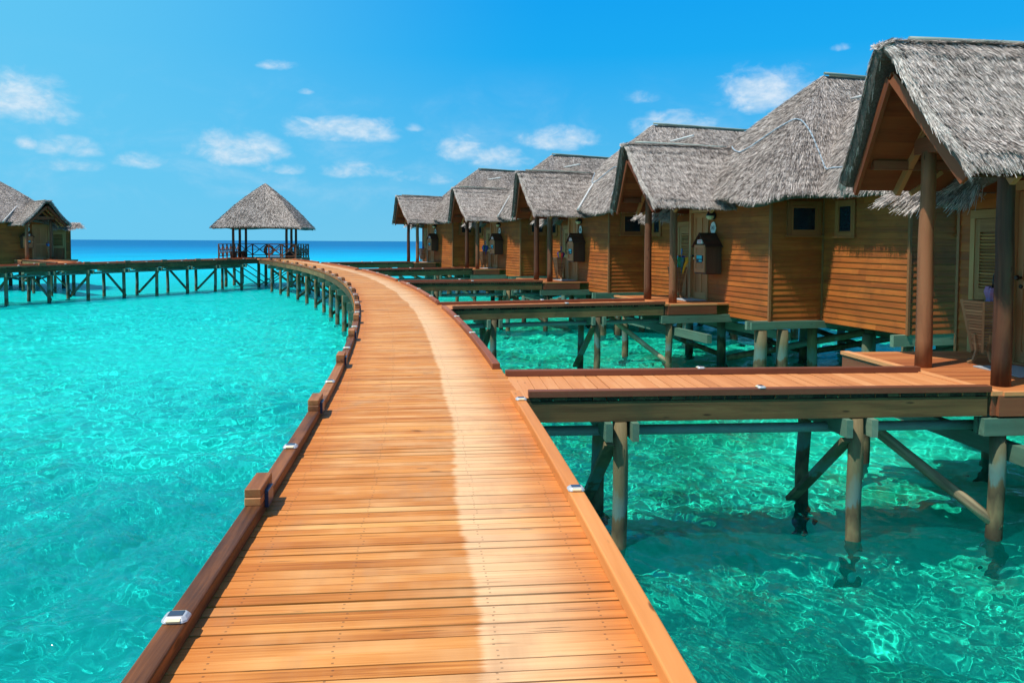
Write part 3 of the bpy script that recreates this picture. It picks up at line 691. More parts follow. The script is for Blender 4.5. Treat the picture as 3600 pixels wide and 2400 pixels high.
for sgn in (1, -1):
    for k in range(9):                                      # ceiling boards following the slope
        f0, f1 = k / 9, (k + 1) / 9
        o0, z0, o1, z1 = .02 + 1.13 * f0, 3.72 - 1.36 * f0, .02 + 1.13 * f1 - .006, 3.72 - 1.36 * f1
        x0 = -.48 + .20 * (f0 + f1) / 2
        tz = Vector((0, 0, .025)); A = [Vector((x0, YC + sgn * o0, z0)), Vector((x0, YC + sgn * o1, z1)), Vector((x0, YC + sgn * o1, z1)) + tz, Vector((x0, YC + sgn * o0, z0)) + tz]
        mb.prism(A, [v + Vector((3.2 - x0, 0, 0)) for v in A])
mb.build('ceiling_board', 'ceiling', pr)
for x, nm in ((-.47, 'bargeboard'), (.33, 'rafter'), (1.35, 'rafter')):
    for sgn in (1, -1):
        mb = MB(); xo = .20 if nm == 'bargeboard' else 0
        mb.beam((x, YC + sgn * .04, 3.66), (x + xo, YC + sgn * 1.13, 2.33), .05 if nm == 'bargeboard' else .07, .13, (0, 0, 1)); mb.build(nm, 'rafter' if nm == 'rafter' else 'ceiling', pr)
mb = MB(); mb.box(.27, .39, .42, 1.95, 2.80, 3.01, 'y'); mb.build('tie_beam', 'redwood', pr)
for y in (.40, 1.72):
    mb = MB(); mb.beam((.33, .45 if y < 1 else 1.92, 3.0), (.33, YC + (y - YC) * .15, 3.6), .06, .10, (1, 0, 0)); mb.build('strut', 'rafter', pr)
for y in (.40, 2.14):
    mb = MB(); mb.box(-.20, 1.75, y - .04, y + .04, 2.62, 2.74); mb.build('eave_beam', 'redwood', pr)
    mb = MB(); mb.beam((.36, y, 2.30), (.80, y, 2.60), .05, .06); mb.build('knee_brace', 'rafter', pr)
# main roof and wing roof
MAIN = [(1.22, -1.85, 2.52), (2.1, -2.2, 2.72), (4., -2.25, 2.75), (7., -2.2, 2.7), (8.9, -2.1, 2.5), (9.3, -.8, 2.4), (9.3, 2.2, 2.4), (8.8, 3.4, 2.4), (6.5, 3.55, 2.4), (4., 3.55, 2.38), (2.3, 3.5, 2.3), (1.3, 3.25, 2.40), (1.05, 2.9, 2.40), (1.08, 2.35, 2.42), (1.3, 1.9, 2.62), (1.4, 1.2, 2.80), (1.38, .3, 2.80), (1.22, -.9, 2.66)]
G, low, inn = hip(MAIN, (4.1, -.5, 5.78), (8.2, -.5, 5.74), 6, 10, .22, .045)
mb = MB(); shell(mb, G, low, inn)
cen = (G[1:, 1:] + G[:-1, :-1]) / 2
w8 = np.where(cen[..., 1] < .8, 1., .35) * np.where(cen[..., 0] > 8.3, .2, 1.)
blades(mb, G, 105000, (.10, .24), (.005, .014), .024, w8, 5000, 1, .13, 25)
mr = mb.build('main_roof', ['thatch_core', 'thatch'], hut)
# ragged low fringe over the shutter
mb = MB(); sg = np.array([[(1.05 + .02 * i, 3.75 - i * .17, 2.36 + .05 * math.sin(i)), (1.45, 3.75 - i * .17, 2.68)] for i in range(11)])
blades(mb, sg, 1700, (.22, .48), (.006, .015), .04, None, 800, 0, .35); mb.build('loose_thatch', ['thatch'], hut)
mb = MB(); mb.log((4.05, -.55, 5.83), (8.2, -.52, 5.79), .035, .03, 8, 8, .008); mb.log((4.3, -.43, 5.81), (8.0, -.42, 5.78), .03, .03, 8, 8, .008); mb.build('ridge_pole', 'bamboo', mr)
WING = [(2.72, -4.6, 2.70), (3.3, -5.0, 2.72), (5.0, -5.1, 2.7), (6.6, -5.0, 2.7), (7.4, -4.5, 2.65), (7.5, -3, 2.65), (7.5, -1, 2.8), (7.0, .0, 3.0), (5.0, .3, 3.2), (3.1, -.4, 3.1), (2.8, -1.4, 2.82), (2.68, -2.6, 2.74), (2.66, -3.7, 2.70)]
G, low, inn = hip(WING, (4.55, -.9, 5.08), (4.5, -2.8, 5.08), 6, 9, .22, .05)
mb = MB(); shell(mb, G, low, inn)
cen = (G[1:, 1:] + G[:-1, :-1]) / 2
w8 = np.where(cen[..., 1] > -1.0, .35, 1.) * np.where(cen[..., 0] > 6., .35, 1.)
blades(mb, G, 62000, (.10, .24), (.005, .014), .024, w8, 3600, 1, .13, 18)
wr_ = mb.build('wing_roof', ['thatch_core', 'thatch'], hut)
mb = MB(); mb.log((4.5, -1.0, 5.14), (4.45, -2.7, 5.14), .032, .03, 8, 6, .008); mb.build('ridge_pole', 'pale_pole', wr_)
# door
def panel_leaf(mb, X, y0, y1, z0, z1, st=.11, rows=((.0, .42), (.47, 1.)), cols=2, th=.045):
    """stile-and-rail leaf with recessed panels; front faces -x"""
    mb.box(X + .02, X + th, y0, y1, z0, z1, 'z')
    W_ = y1 - y0; H_ = z1 - z0
    for a in (y0, y1 - st): mb.box(X, X + .019, a, a + st, z0, z1, 'z')
    zs = sorted({r for rr in rows for r in rr})
    edges = [z0 + st * 1.4 + (H_ - st * 2.6) * q for q in zs]
    mb.box(X, X + .019, y0 + st + .001, y1 - st - .001, z0, edges[0], 'y'); mb.box(X, X + .019, y0 + st + .001, y1 - st - .001, edges[-1], z1, 'y')
    for (a, b) in zip(rows[:-1], rows[1:]):
        mb.box(X, X + .019, y0 + st + .001, y1 - st - .001, z0 + st * 1.4 + (H_ - st * 2.6) * a[1], z0 + st * 1.4 + (H_ - st * 2.6) * b[0], 'y')
    if cols == 2:
        for a, b in rows: mb.box(X, X + .019, (y0 + y1) / 2 - .05, (y0 + y1) / 2 + .05, z0 + st * 1.4 + (H_ - st * 2.6) * a + .001, z0 + st * 1.4 + (H_ - st * 2.6) * b - .001, 'z')
mb = MB(); panel_leaf(mb, F + .03, 1.16, 1.97, .02, 2.34); dr = mb.build('door', 'door', hut)
mb = MB(); mb.box(F - .05, F + .09, 1.06, 1.155, .0, 2.35, 'z'); mb.box(F - .05, F + .09, 1.975, 2.07, 0, 2.35, 'z'); mb.box(F - .052, F + .09, 1.06, 2.07, 2.351, 2.48, 'y'); mb.box(F - .03, F + .09, 1.157, 1.973, -.005, .018, 'y'); mb.build('door_frame', 'door', dr)
mb = MB(); mb.log((F + .03, 1.89, 1.17), (F - .026, 1.89, 1.17), .018, .018, 8, 1, 0); mb.log((F - .025, 1.89, 1.17), (F - .06, 1.89, 1.17), .036, .026, 12, 2, 0); mb.build('door_knob', 'brass', dr)
mb = MB(); mb.log((F + .03, 1.89, 1.05), (F + .012, 1.89, 1.05), .03, .026, 10, 1, 0); mb.build('door_lock', 'brass', dr)
# louvred shutter
X = F + .16
mb = MB(); mb.box(X - .02, X + .02, 2.24, 2.33, .80, 1.99, 'z'); mb.box(X - .02, X + .02, 2.87, 2.97, .80, 1.99, 'z'); mb.box(X - .021, X + .02, 2.331, 2.869, .80, .97, 'y'); mb.box(X - .021, X + .02, 2.331, 2.869, 1.80, 1.99, 'y')
for k in range(17):
    z = .995 + k * .0475; mb.beam((X - .003, 2.331, z), (X - .003, 2.869, z), .046, .009, (.75, 0, 1))
sh = mb.build('shutter', 'shutter', hut)
mb = MB(); mb.box(X - .03, X + .05, 2.15, 2.235, -.04, 2.0, 'z'); mb.box(X - .03, X + .05, 2.975, 3.07, -.04, 2.0, 'z'); mb.box(X - .032, X + .05, 2.15, 3.07, 2.001, 2.13, 'y'); mb.build('shutter_frame', 'shutter', sh)
mb = MB(); mb.box(X + .025, X + .05, 2.236, 2.974, -.03, 2.0, 'z'); mb.box(X + .005, X + .024, 2.60, 2.66, 0, .79, 'z'); mb.build('lower_panel', 'frame', sh)
# windows
def window(p0, p1, z0, z1, fw=.12, tilt=0.):
    p0, p1 = Vector((*p0, 0)), Vector((*p1, 0)); d = (p1 - p0).normalized(); n = Vector((d.y, -d.x, 0)); mb = MB()
    P = lambda s_, z, o: p0 + d * s_ + Vector((0, 0, z)) + n * o; L = (p1 - p0).length
    for a, b in ((0, fw), (L - fw, L)): mb.beam(P((a + b) / 2, z0, .035), P((a + b) / 2, z1, .035), .05, fw, d)
    for a, b in ((z0, z0 + fw * .8), (z1 - fw, z1)): mb.beam(P(fw + .001, (a + b) / 2, .034), P(L - fw - .001, (a + b) / 2, .034), .05, b - a)
    mb.beam(P(-.04, z0 - .02, .05), P(L + .04, z0 - .02, .05), .09, .035)
    wn = mb.build('window', 'frame', hut)
    m2 = MB(); i = fw + .005; c0, c1 = P(i, 0, .0), P(L - i, 0, .0)
    for a, b in ((i, i + .035), (L - i - .035, L - i)): m2.beam(P((a + b) / 2, z0 + fw * .8 + .004, .04), P((a + b) / 2, z1 - fw - .004, .04), .03, .035, d)
    for zc in (z0 + fw * .8 + .02, z1 - fw - .02): m2.beam(P(i + .036, zc, .04), P(L - i - .036, zc, .04), .03, .032)
    m2.build('sash', 'frame', wn)
    m3 = MB(); m3.beam(P(i + .03, (z0 + z1) / 2, .032), P(L - i - .03, (z0 + z1) / 2, .032), .01, z1 - z0 - fw * 1.8 - .05); m3.build('pane', 'pane', wn)
window((2.21, -1.7), (3.13, -1.7), 1.72, 2.52)
window((3.25, -2.16), (3.25, -2.82), 1.70, 2.52, .10)
window((4.4, -4.4), (5.6, -4.4), 1.75, 2.5)
# ------------------------------------------------------------------ things that hang on or stand by a hut (prototypes at their own base)
def proto_cabinet():
    e = empty('mail_cabinet'); W_, D_, H_ = .60, .44, .74
    mb = MB(); mb.box(-D_, 0, -W_ / 2, -W_ / 2 + .03, 0, H_, 'z'); mb.box(-D_, 0, W_ / 2 - .03, W_ / 2, 0, H_, 'z'); mb.box(-D_, 0, -W_ / 2 + .031, W_ / 2 - .031, -.02, .02); mb.box(-.03, 0, -W_ / 2 + .031, W_ / 2 - .031, .021, H_)
    for s in (-D_ + .03, -.02):
        mb.prism([(s - .012, -W_ / 2 + .001, H_ + .001), (s - .012, W_ / 2 - .001, H_ + .001), (s - .012, 0, H_ + .27)], [(s + .012, -W_ / 2 + .001, H_ + .001), (s + .012, W_ / 2 - .001, H_ + .001), (s + .012, 0, H_ + .27)])
    mb.build('body', 'darkwood', e)
    mb = MB()
    for sgn in (1, -1):
        for k in range(4):
            f0, f1 = k / 4, (k + 1) / 4 + .03; o = .012 * (3 - k)
            A = [(-D_ - .06, sgn * (W_ / 2 + .08) * (1 - a), H_ - .06 + .36 * a + b) for a, b in ((f0, .012), (f1, .004), (f1, -.014), (f0, -.006))]
            B = [(.0, y, z) for _, y, z in A]; mb.prism(A, B)
    mb.build('roof', 'darkwood', e)
    mb = MB(); panel_leaf(mb, -D_ - .03, -W_ / 2 + .032, W_ / 2 - .032, .022, H_ - .005, .07, ((.0, .28), (.36, .64), (.72, 1.)), 1, .03); dd = mb.build('cabinet_door', 'box', e)
    mb = MB(); mb.box(-D_ - .034, -D_ - .006, -.15, .15, .27, .47); mb.build('sign', 'ink', dd)
    mb = MB(); mb.box(-D_ - .038, -D_ - .0345, -.13, .13, .375, .46); mb.box(-D_ - .038, -D_ - .0345, -.13, .02, .30, .345); mb.build('sign_print', 'cyan', dd)
    mb = MB(); mb.log((-D_ - .03, W_ / 2 - .05, .38), (-D_ - .06, W_ / 2 - .05, .38), .016, .02, 8, 1, 0); mb.build('knob', 'cream', dd)
    mb = MB(); mb.box(-D_ - .03, -D_ + .017, -.12, .12, H_ + .03, H_ + .13); lb = mb.build('notice', 'white', e)
    mb = MB(); mb.box(-D_ - .034, -D_ - .0305, -.10, .10, H_ + .088, H_ + .108); mb.box(-D_ - .034, -D_ - .0305, -.08, .08, H_ + .052, H_ + .070); mb.build('notice_print', 'red', lb)
    return e
def proto_lamp():
    e = empty('wall_lamp')
    mb = MB(); mb.log((.0, 0, 0), (-.05, 0, 0), .10, .10, 16, 1, 0); mb.log((-.05, 0, .05), (-.17, 0, .05), .075, .06, 16, 2, 0); mb.log((-.11, 0, .0), (-.11, 0, .10), .115, .07, 18, 3, 0); mb.build('hood', 'black', e)
    mb = MB(); mb.log((-.11, 0, -.0), (-.11, 0, -.05), .108, .10, 18, 2, 0); mb.log((-.11, 0, -.05), (-.11, 0, -.10), .10, .05, 18, 2, 0); mb.build('glass', 'cream', e)
    return e
def text_mesh(s, size, mat, flip=False):
    c = bpy.data.curves.new('digits', 'FONT'); c.body = s; c.size = size; c.extrude = .004; c.align_x = 'CENTER'; c.align_y = 'CENTER'
    o = bpy.data.objects.new('tmp', c); sc.collection.objects.link(o); bpy.context.view_layer.update()
    me = bpy.data.meshes.new_from_object(o); bpy.data.objects.remove(o); me.materials.append(M[mat])
    a = np.zeros(len(me.vertices) * 3); me.vertices.foreach_get('co', a); a = a.reshape(-1, 3)
    x, y, z = a.T.copy(); b = np.stack([-.034 - z, (x if flip else -x), y * 1.25], 1)   # text reads from -x side
    me.vertices.foreach_set('co', b.ravel()); me.update(); return me
def proto_plaque(num, flip=False):
    e = empty('number_plaque'); n = 24
    el_ = lambda k, x: [(x, k * .125 * math.cos(2 * math.pi * i / n) * (1 + .12 * (i % 12 == 0)), k * .165 * math.sin(2 * math.pi * i / n)) for i in range(n)]
    mb = MB(); mb.prism(el_(1.12, 0), el_(1.12, -.018), .5); mb.build('backing', 'trim', e)
    mb = MB(); mb.prism(el_(1, -.0185), el_(.94, -.032), .5); mb.build('plate', 'white', e)
    o = bpy.data.objects.new('digits', text_mesh(num, .135, 'ink', flip)); sc.collection.objects.link(o); o.parent = e
    return e
def proto_stand():
    e = empty('umbrella_stand'); T_, B_ = .19, .085; z0, z1 = .17, .86
    mb = MB(); n = 17
    for k in range(n):
        f0, f1 = k / n, (k + .84) / n; w0, w1 = B_ + (T_ - B_) * f0, B_ + (T_ - B_) * f1; za, zb = z0 + (z1 - z0) * f0, z0 + (z1 - z0) * f1
        for ax in range(4):
            cs = [((1, 0), (0, 1)), ((0, 1), (-1, 0)), ((-1, 0), (0, -1)), ((0, -1), (1, 0))][ax]
            nx, ny = cs[0]; tx, ty = cs[1]
            q = lambda w_, z, s, o: (nx * (w_ - o) + tx * w_ * s * .93, ny * (w_ - o) + ty * w_ * s * .93, z)
            mb.prism([q(w0, za, -1, 0), q(w1, zb, -1, 0), q(w1, zb, -1, .012), q(w0, za, -1, .012)], [q(w0, za, 1, 0), q(w1, zb, 1, 0), q(w1, zb, 1, .012), q(w0, za, 1, .012)])
    for sx in (1, -1):
        for sy in (1, -1): mb.beam((sx * B_, sy * B_, z0 - .02), (sx * T_, sy * T_, z1), .028, .028)
    mb.build('basket', 'stand', e)
    for ang in (0, 90, 180, 270):
        c, s = math.cos(R(ang)), math.sin(R(ang)); mb = MB()
        pts = [(.13, .40), (.115, .28), (.10, .17), (.125, .08), (.155, .03), (.235, .014)]
        for (a, za), (b, zb) in zip(pts[:-1], pts[1:]): mb.beam((c * a, s * a, za), (c * b, s * b, zb), .034, .028, (-s, c, 0))
        mb.build('leg', 'stand', e)
    return e
def furled(cols, crook=False, tall=.30, wide=.20, handle='c_blue'):
    """an umbrella pushed tip-down into the stand"""
    e = empty('umbrella'); n = len(cols)
    for k, cname in enumerate(cols):
        mb = MB(); a0, a1 = 2 * math.pi * k / n, 2 * math.pi * (k + 1) / n; am = (a0 + a1) / 2
        rows = [(.02, .25), (.07, .60), (wide * .62, .86), (wide * .95, .86 + tall * .55), (wide * random.uniform(.6, .85), .86 + tall * random.uniform(.85, 1.05))]
        pol = lambda a, r, z: (math.cos(a) * r, math.sin(a) * r, z)
        for (r0, za), (r1, zb) in zip(rows[:-1], rows[1:]):
            for p, q, i0, i1 in ((a0, am, .72, 1.), (am, a1, 1., .72)):
                A = [pol(p, r0 * i0, za), pol(q, r0 * i1, za), pol(q, r1 * i1, zb), pol(p, r1 * i0, zb)]
                B = [(x * .93, y * .93, z) for x, y, z in A]; mb.prism(A, B, .5)
        mb.build('canopy_panel', cname, e)
    mb = MB(); top = .86 + tall * 1.25; mb.log((0, 0, .2), (0, 0, top), .007, .007, 8, 1, 0); mb.build('shaft', 'silver', e)
    mb = MB()
    if crook:
        pts = [Vector((0, 0, top - .06)), Vector((0, 0, top + .10))] + [Vector((0, -.055 + .055 * math.cos(R(a)), top + .10 + .055 * math.sin(R(a)))) for a in range(20, 190, 20)] + [Vector((0, -.11, top + .06))]
        mb.tube(pts, .013, 10)
    else: mb.log((0, 0, top - .02), (0, 0, top + .14), .016, .02, 10, 3, 0)
    mb.build('handle', handle, e)
    return e
def proto_mat():
    mb = MB(); mb.box(-.30, .30, -.42, .42, .002, .016, 'y'); o = mb.build('doormat', 'mat'); return o
# ------------------------------------------------------------------ setting out the huts
CAB, LAMP, STAND, MAT = proto_cabinet(), proto_lamp(), proto_stand(), proto_mat()
UMB = [furled(['c_lilac'] * 6, True, .16, .11, 'black'), furled(['c_purple', 'c_red', 'c_sky', 'c_sky', 'c_green', 'c_teal', 'c_yellow', 'c_magenta'], False, .27, .24, 'c_blue'), furled(['c_yellow', 'c_red', 'c_purple', 'c_yellow', 'c_red', 'c_navy'], False, .20, .17, 'c_navy'), furled(['c_navy', 'c_blue', 'c_navy', 'c_teal', 'c_navy', 'c_blue'], False, .30, .19, 'c_blue'), furled(['c_purple', 'c_navy', 'c_purple', 'c_navy', 'c_lilac'], True, .08, .09, 'black'), furled(['c_sky', 'c_navy', 'c_sky', 'c_navy', 'c_sky'], False, .12, .15, 'c_navy')]
UML = ['lilac furled umbrella with a black crook handle in the nearest porch stand', 'rainbow coloured umbrella with blue handle, loosely furled in a porch stand', 'yellow and red umbrella with a navy handle in a porch stand', 'blue umbrella poking high out of its porch stand', 'dark purple umbrella low in the farthest right porch stand', 'blue umbrella in the stand on the left hut porch']
WH = ['hut cut by the right frame edge', 'hut with the rainbow umbrella', 'hut with the yellow and red umbrella', 'hut with the blue umbrella', 'farthest hut of the right row', 'dark hut at the left frame edge']
HL = ['nearest thatched hut, cropped by the right frame edge, open gable porch', 'thatched hut with its whole front in view, rainbow umbrella by the door', 'thatched hut with a yellow and red umbrella by its door', 'thatched hut with a tall blue umbrella by its door', 'farthest thatched hut of the right row, its porch against open sea', 'dark shaded thatched hut at the left frame edge, gable to the right']
LEFT = ((-29.97, 47.92), 137.)
places = [(P, a, 1) for _, P, a in HUTS] + [(*LEFT, -1)]
first = {}
def put(proto, Mx, flip, label, cat, group):
    o = proto if proto.name not in first else copy_tree(proto); first[proto.name] = 1
    o.matrix_world = Mx; tag(o, label, cat, group); return o
huts = []
for i, (P, ang, fl) in enumerate(places):
    B = Matrix.Translation((P[0], P[1], SLOPE * P[1])) @ Matrix.Rotation(R(ang), 4, 'Z') @ Matrix.Diagonal((1, fl, 1, 1))
    h = hut if i == 0 else copy_tree(hut); h.matrix_world = B @ Matrix.Diagonal((1, 1, .90 if fl < 0 else 1, 1)); huts.append(h)
    tag(h, HL[i], 'hut', 'thatched huts over the water')
    if i == 0: pass
for i, (P, ang, fl) in enumerate(places):
    B = Matrix.Translation((P[0], P[1], SLOPE * P[1])) @ Matrix.Rotation(R(ang), 4, 'Z') @ Matrix.Diagonal((1, fl, 1, 1))
    T = Matrix.Translation
    put(CAB, B @ T((F - .025, .70, .74)), fl, f'dark wooden cabinet with pitched roof on the {WH[i]}', 'cabinet', 'cabinets by the hut doors')
    put(LAMP, B @ T((F - .025, .80, 2.24)), fl, f'black and cream wall lamp on the {WH[i]}', 'wall lamp', 'lamps by the hut doors')
    pq = proto_plaque(['140', '141', '142', '143', '145', '144'][i], fl < 0); pq.matrix_world = B @ T((F - .025, .80, 1.92))
    tag(pq, f'white oval number plaque on the {WH[i]}', 'number plaque', 'number plaques by the hut doors')
    S_ = B @ T((1.36, 1.98, 0.002)) @ Matrix.Rotation(R([8, 12, 5, 10, 0, 15][i]), 4, 'Z')
    put(STAND, S_, fl, f'slatted umbrella stand on the porch of the {WH[i]}', 'umbrella stand', 'umbrella stands on the porches')
    u = UMB[i]; u.matrix_world = S_ @ T((.02, -.03, .03)) @ Matrix.Rotation(R(5), 4, 'X'); tag(u, UML[i], 'umbrella', 'umbrellas in the porch stands')
    put(MAT, B @ T((1.30, 1.25, 0.002)), fl, f'grey doormat before the door of the {WH[i]}', 'doormat', 'doormats on the porches')
for i in (2, 3, 5):
    mb = MB(); mb.log((2.35, .55, 3.95), (1.02, -.72, 2.62), .035, .032, 8, 5, .01); mb.build('valley_pole', 'pale_pole', huts[i])
# rope over the roof of the second hut
from mathutils.bvhtree import BVHTree
def bvh(o):
    me = o.data; return BVHTree.FromPolygons([v.co[:] for v in me.vertices], [p.vertices[:] for p in me.polygons if p.material_index == 0])
trees = [bvh(mr), bvh(wr_), bvh(pr)]
def roofz(x, y):
    z = [h[0].z for h in (tr.ray_cast(Vector((x, y, 9)), Vector((0, 0, -1))) for tr in trees) if h[0]]
    return max(z) + .085 if z else None
def rope(pts, i, label):
    C = catmull([(x, y, 0) for x, y in pts], 10, False); L = [Vector((x, y, roofz(x, y))) for x, y, _ in C if roofz(x, y)]
    e = MB(); e.tube(L, .015, 6)
    tw = [p + Vector((.012 * math.cos(k * 1.1), .012 * math.sin(k * 1.1), .01 * math.sin(k * 1.9))) for k, p in enumerate(L)]; e.tube(tw, .010, 6)
    o = e.build('rope', 'rope'); o.matrix_world = huts[i].matrix_world.copy(); tag(o, label, 'rope', 'ropes over the thatch')
rope([(2.4, 1.0), (2.2, .2), (2.6, -.8), (2.9, -1.3), (3.0, -2.0), (2.95, -2.9), (2.85, -3.8)], 1, 'pale blue rope lying across the thatch of the hut with the rainbow umbrella')
rope([(2.4, 1.0), (2.0, .2), (2.4, -.8), (2.2, -1.5), (1.8, -1.9)], 2, 'pale blue rope lying across the thatch of the hut with the yellow and red umbrella')
# ------------------------------------------------------------------ pavilion
PZ = SLOPE * 56; PA = R(5)
pav = empty('pavilion', (-17.6, 56.0, PZ), PA); tag(pav, 'open square pavilion with pointed thatched roof at the boardwalk end', 'pavilion')
mb = MB()
for k in range(44): y = -2.62 + k * .12; mb.box(-2.62, 2.62, y, y + .114, -.045, 0)
mb.build('deck', 'jetty', pav)
mb = MB()
for a in (-2.6, 2.6): mb.box(a - .04, a + .04, -2.64, 2.64, -.26, -.047, 'y')
for a in (-2.6, 2.6): mb.box(-2.558, 2.558, a - .04, a + .04, -.26, -.047)
mb.build('edge_beam', 'fascia', pav)
for x in (-1.8, 1.8):
    for y in (-1.75, 0., 1.75):
        mb = MB(); mb.log((x, y, 0), (x, y, 2.55), .095, .085, 14, 5, .006); mb.build('post', 'darkwood', pav)
for x in (-2.2, 0, 2.2):
    for y in (-2.2, 0, 2.2):
        mb = MB(); mb.log((x, y, WATER - 1.35 - PZ), (x, y, -.2), .11, .1, 12, 5, .012); mb.build('pile', 'pile', pav)
for y in (-2.2, 0, 2.2):
    for a, b in ((-2.2, 0), (2.2, 0)):
        mb = MB(); mb.beam((a, y + .12, -.35), (b, y + .12, WATER - PZ + .1), .05, .13, (0, 1, 0)); mb.build('brace', 'pile', pav)
E_ = 2.86
out = [(E_ * .93, -E_, 2.2), (E_, -E_ * .93, 2.2), (E_ * 1.0, 0, 2.28), (E_, E_ * .93, 2.2), (E_ * .93, E_, 2.2), (0, E_, 2.28), (-E_ * .93, E_, 2.2), (-E_, E_ * .93, 2.2), (-E_, 0, 2.28), (-E_, -E_ * .93, 2.2), (-E_ * .93, -E_, 2.2), (0, -E_, 2.28)]
G, low, inn = hip(out, (0, 0, 5.28), (0, 0, 5.28), 6, 10, .24, .06)
mb = MB(); shell(mb, G, low, inn); blades(mb, G, 36000, (.12, .28), (.009, .020), .02, None, 2500, 1, .14, 24)
mb.build('roof', ['thatch_core', 'thatch'], pav)
mb = MB()
for a in (-1.8, 1.8): mb.box(a - .06, a + .06, -1.9, 1.9, 2.40, 2.56, 'y'); mb.box(-1.9, 1.9, a - .05, a + .05, 2.42, 2.54)
mb.build('ring_beam', 'darkwood', pav)
RB = 2.56
def rail(p, q):
    p, q = Vector((*p, 0)), Vector((*q, 0)); L = (q - p).length; d = (q - p).normalized(); n = max(1, round(L / .95)); mb = MB(); Z = lambda z: Vector((0, 0, z))
    mb.beam(p + Z(.97), q + Z(.97), .11, .045); mb.beam(p + Z(.16), q + Z(.16), .05, .06); mb.beam(p + Z(.56), q + Z(.56), .04, .035)
    for k in range(n + 1):
        c = p + d * (L * k / n) * .995 + d * .02; mb.beam(c, c + Z(.945), .085, .085, d)
        if k < n:
            a, b = p + d * (L * k / n + .05), p + d * (L * (k + 1) / n - .03); sd = Vector((d.y, -d.x, 0)) * .022
            mb.beam(a + Z(.2) + sd, b + Z(.93) + sd, .035, .06); mb.beam(a + Z(.93) - sd, b + Z(.2) - sd, .035, .06)
    mb.build('railing', 'redwood', pav)
rail((-RB, RB), (RB, RB)); rail((-RB, -RB), (-RB, RB)); rail((RB, -RB), (RB, RB)); rail((.75, -RB), (RB, -RB))
mb = MB(); mb.box(.55, .75, -1.95, -1.85, 2.08, 2.22); mb.build('sign_board', 'shutter', pav)
PM = Matrix.Translation((-17.6, 56.0, PZ)) @ Matrix.Rotation(PA, 4, 'Z')
def thing_at(name, Mx, label, cat, group=None): e = empty(name); e.matrix_world = Mx; return tag(e, label, cat, group)
for k, (x, ax) in enumerate(((-1.95, 'y'), (1.95, 'y'))):
    b = thing_at('bench', PM @ Matrix.Translation((x, .3, 0)), ['dark wooden bench along the left railing inside the pavilion', 'dark wooden bench along the right railing inside the pavilion'][k], 'bench', 'benches in the pavilion')
    mb = MB()
    for q in range(4): mb.box(-.24 + q * .12, -.135 + q * .12, -1.5, 1.5, .42, .46, 'y')
    mb.build('seat', 'darkwood', b)
    for yy in (-1.3, 1.3): mb = MB(); mb.box(-.2, .2, yy - .04, yy + .04, 0, .42, 'z'); mb.build('leg', 'darkwood', b)
def buoy(x, y, z, label):
    n, k = 28, 10; mb = MB(); A, a = .31, .085
    G_ = np.array([[((A + a * math.cos(2 * math.pi * j / k)) * math.cos(2 * math.pi * i / n), a * .7 * math.sin(2 * math.pi * j / k), (A + a * math.cos(2 * math.pi * j / k)) * math.sin(2 * math.pi * i / n)) for j in range(k + 1)] for i in range(n + 1)])
    e = thing_at('lifebuoy', PM @ Matrix.Translation((x, y, z)), label, 'lifebuoy', 'lifebuoys on the pavilion railing'); mb.grid(G_, 0, True); mb.build('ring', 'buoy', e)
    m2 = MB()
    for an in (45, 135, 225, 315):
        c, s = math.cos(R(an)), math.sin(R(an)); m2.beam((c * .215, -.001, s * .215), (c * .405, -.001, s * .405), .13, .07, (-s, 0, c))
    m2.build('band', 'redwood', e)
buoy(-.30, RB - .16, .50, 'orange lifebuoy hung on the middle of the pavilion back railing')
buoy(1.55, RB - .16, .52, 'orange lifebuoy hung near the right end of the pavilion back railing')
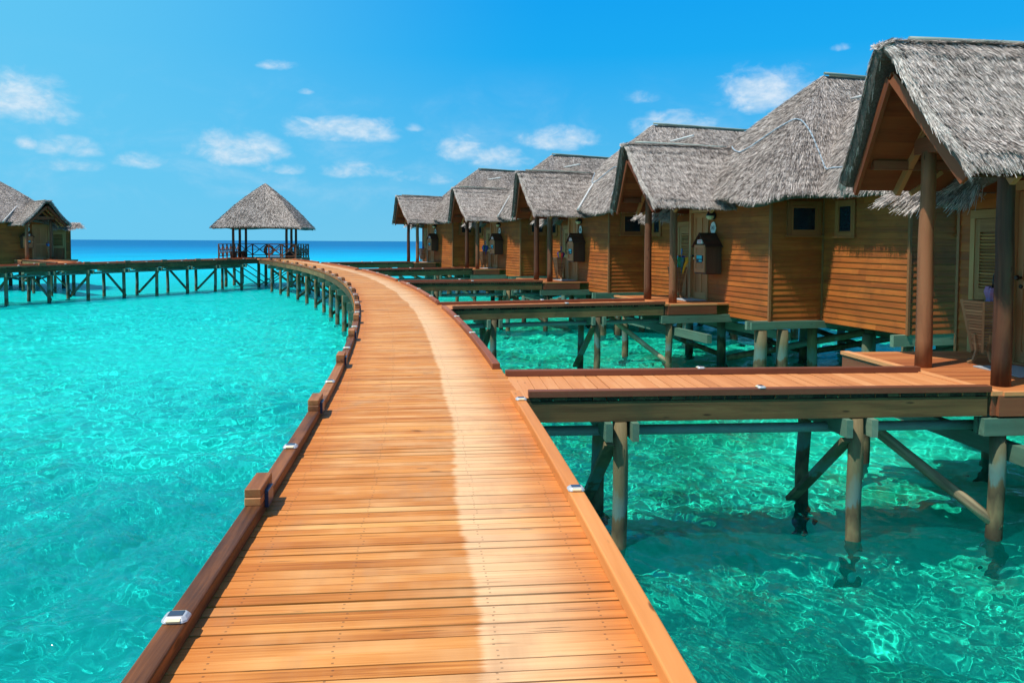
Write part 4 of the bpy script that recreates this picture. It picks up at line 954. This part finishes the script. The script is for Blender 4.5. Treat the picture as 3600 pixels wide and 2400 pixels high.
# ------------------------------------------------------------------ left branch of the boardwalk
A0 = Vector((-27.6, 32.0, 0)); A1 = Vector((-16.85, 51.65, 0)); AD = (A1 - A0).normalized(); AN = Vector((-AD.y, AD.x, 0)); AL = (A1 - A0).length
def lb(s, off, z=0.):
    p = A0 + AD * s + AN * off; return Vector((p.x, p.y, SLOPE * p.y + z))
br = tag(empty('boardwalk'), 'straight plank boardwalk on braced piles leading left from the pavilion', 'boardwalk')
mb = MB(); st = [0.]
while st[-1] < AL + 2.2: st.append(st[-1] + .1)
planks(mb, lambda s: lb(s, 2.02), lambda s: lb(s, -.04), st, across=.6); mb.build('deck', ['jetty', 'endgrain'], br)
for off in (0., 1.98):
    mb = MB(); mb.sweep([lb(s, off, .002) for s in ysteps(0, AL - (.0 if off == 0 else -2.), 50)], KS, seg=2.5); mb.build('kerb', 'kerb_red', br)
    mb = MB(); mb.sweep([lb(s, off, -.042) for s in ysteps(0, AL + (.1 if off == 0 else 2.1), 20)], [(-.035, -.21), (.035, -.21), (.035, 0), (-.035, 0)], seg=4.); mb.build('edge_beam', 'fascia', br)
for k in range(10): add_block(lb(1.3 + k * 2.35, 0.), Vector((AD.x, AD.y, 0)), br, 'kerb_red', False)
kk = 0; s = .4
while s < AL:
    for off in (.08, 1.85):
        mb = MB(); pile_geo(mb, lb(s, off), SLOPE * 45 - .26, .088); mb.build('pile', 'pile', br)
    mb = MB()
    for q in (-.13, .13): mb.beam(lb(s + q, -.25, -.36), lb(s + q, 2.2, -.36), .06, .19)
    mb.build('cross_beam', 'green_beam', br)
    a, b = (.1, 1.85) if kk % 2 else (1.85, .1)
    pa = lb(s + .12, a, -.5); pb = lb(s + .12, b); mb = MB(); mb.beam(pa, (pb.x, pb.y, WATER + .12), .05, .13); mb.build('brace', 'pile', br)
    kk += 1; s += 2.08
mb = MB(); mb.log(lb(0, .5, -.46), lb(AL - 1, .5, -.46), .055, .055, 10, 8, 0); mb.build('pipe', 'pipe', br)
for k in range(10):
    p = lb(.15 + k * 2.35, 0, .078); solar(p, math.atan2(AD.y, AD.x) - R(90), f'silver solar stud on the near kerb of the left boardwalk, {ORD[k]} from the frame edge', 'solar lights on the left boardwalk')
for k in range(8):
    p = lb(4.4 + k * 2.35, 1.98, .078); solar(p, math.atan2(AD.y, AD.x) - R(90), f'silver solar stud on the far kerb of the left boardwalk, {ORD[k]} from the frame edge', 'solar lights on the left boardwalk')
ld = Vector((math.cos(R(137)), math.sin(R(137)), 0)); Lp = Vector((*LEFT[0], 0)); Ls = Lp - ld * 6.4
jetty((Ls.x, Ls.y), (Lp.x, Lp.y), 'plank jetty from the left boardwalk to the dark left hut', None, 1.25, (1.2, 4.4), -1)
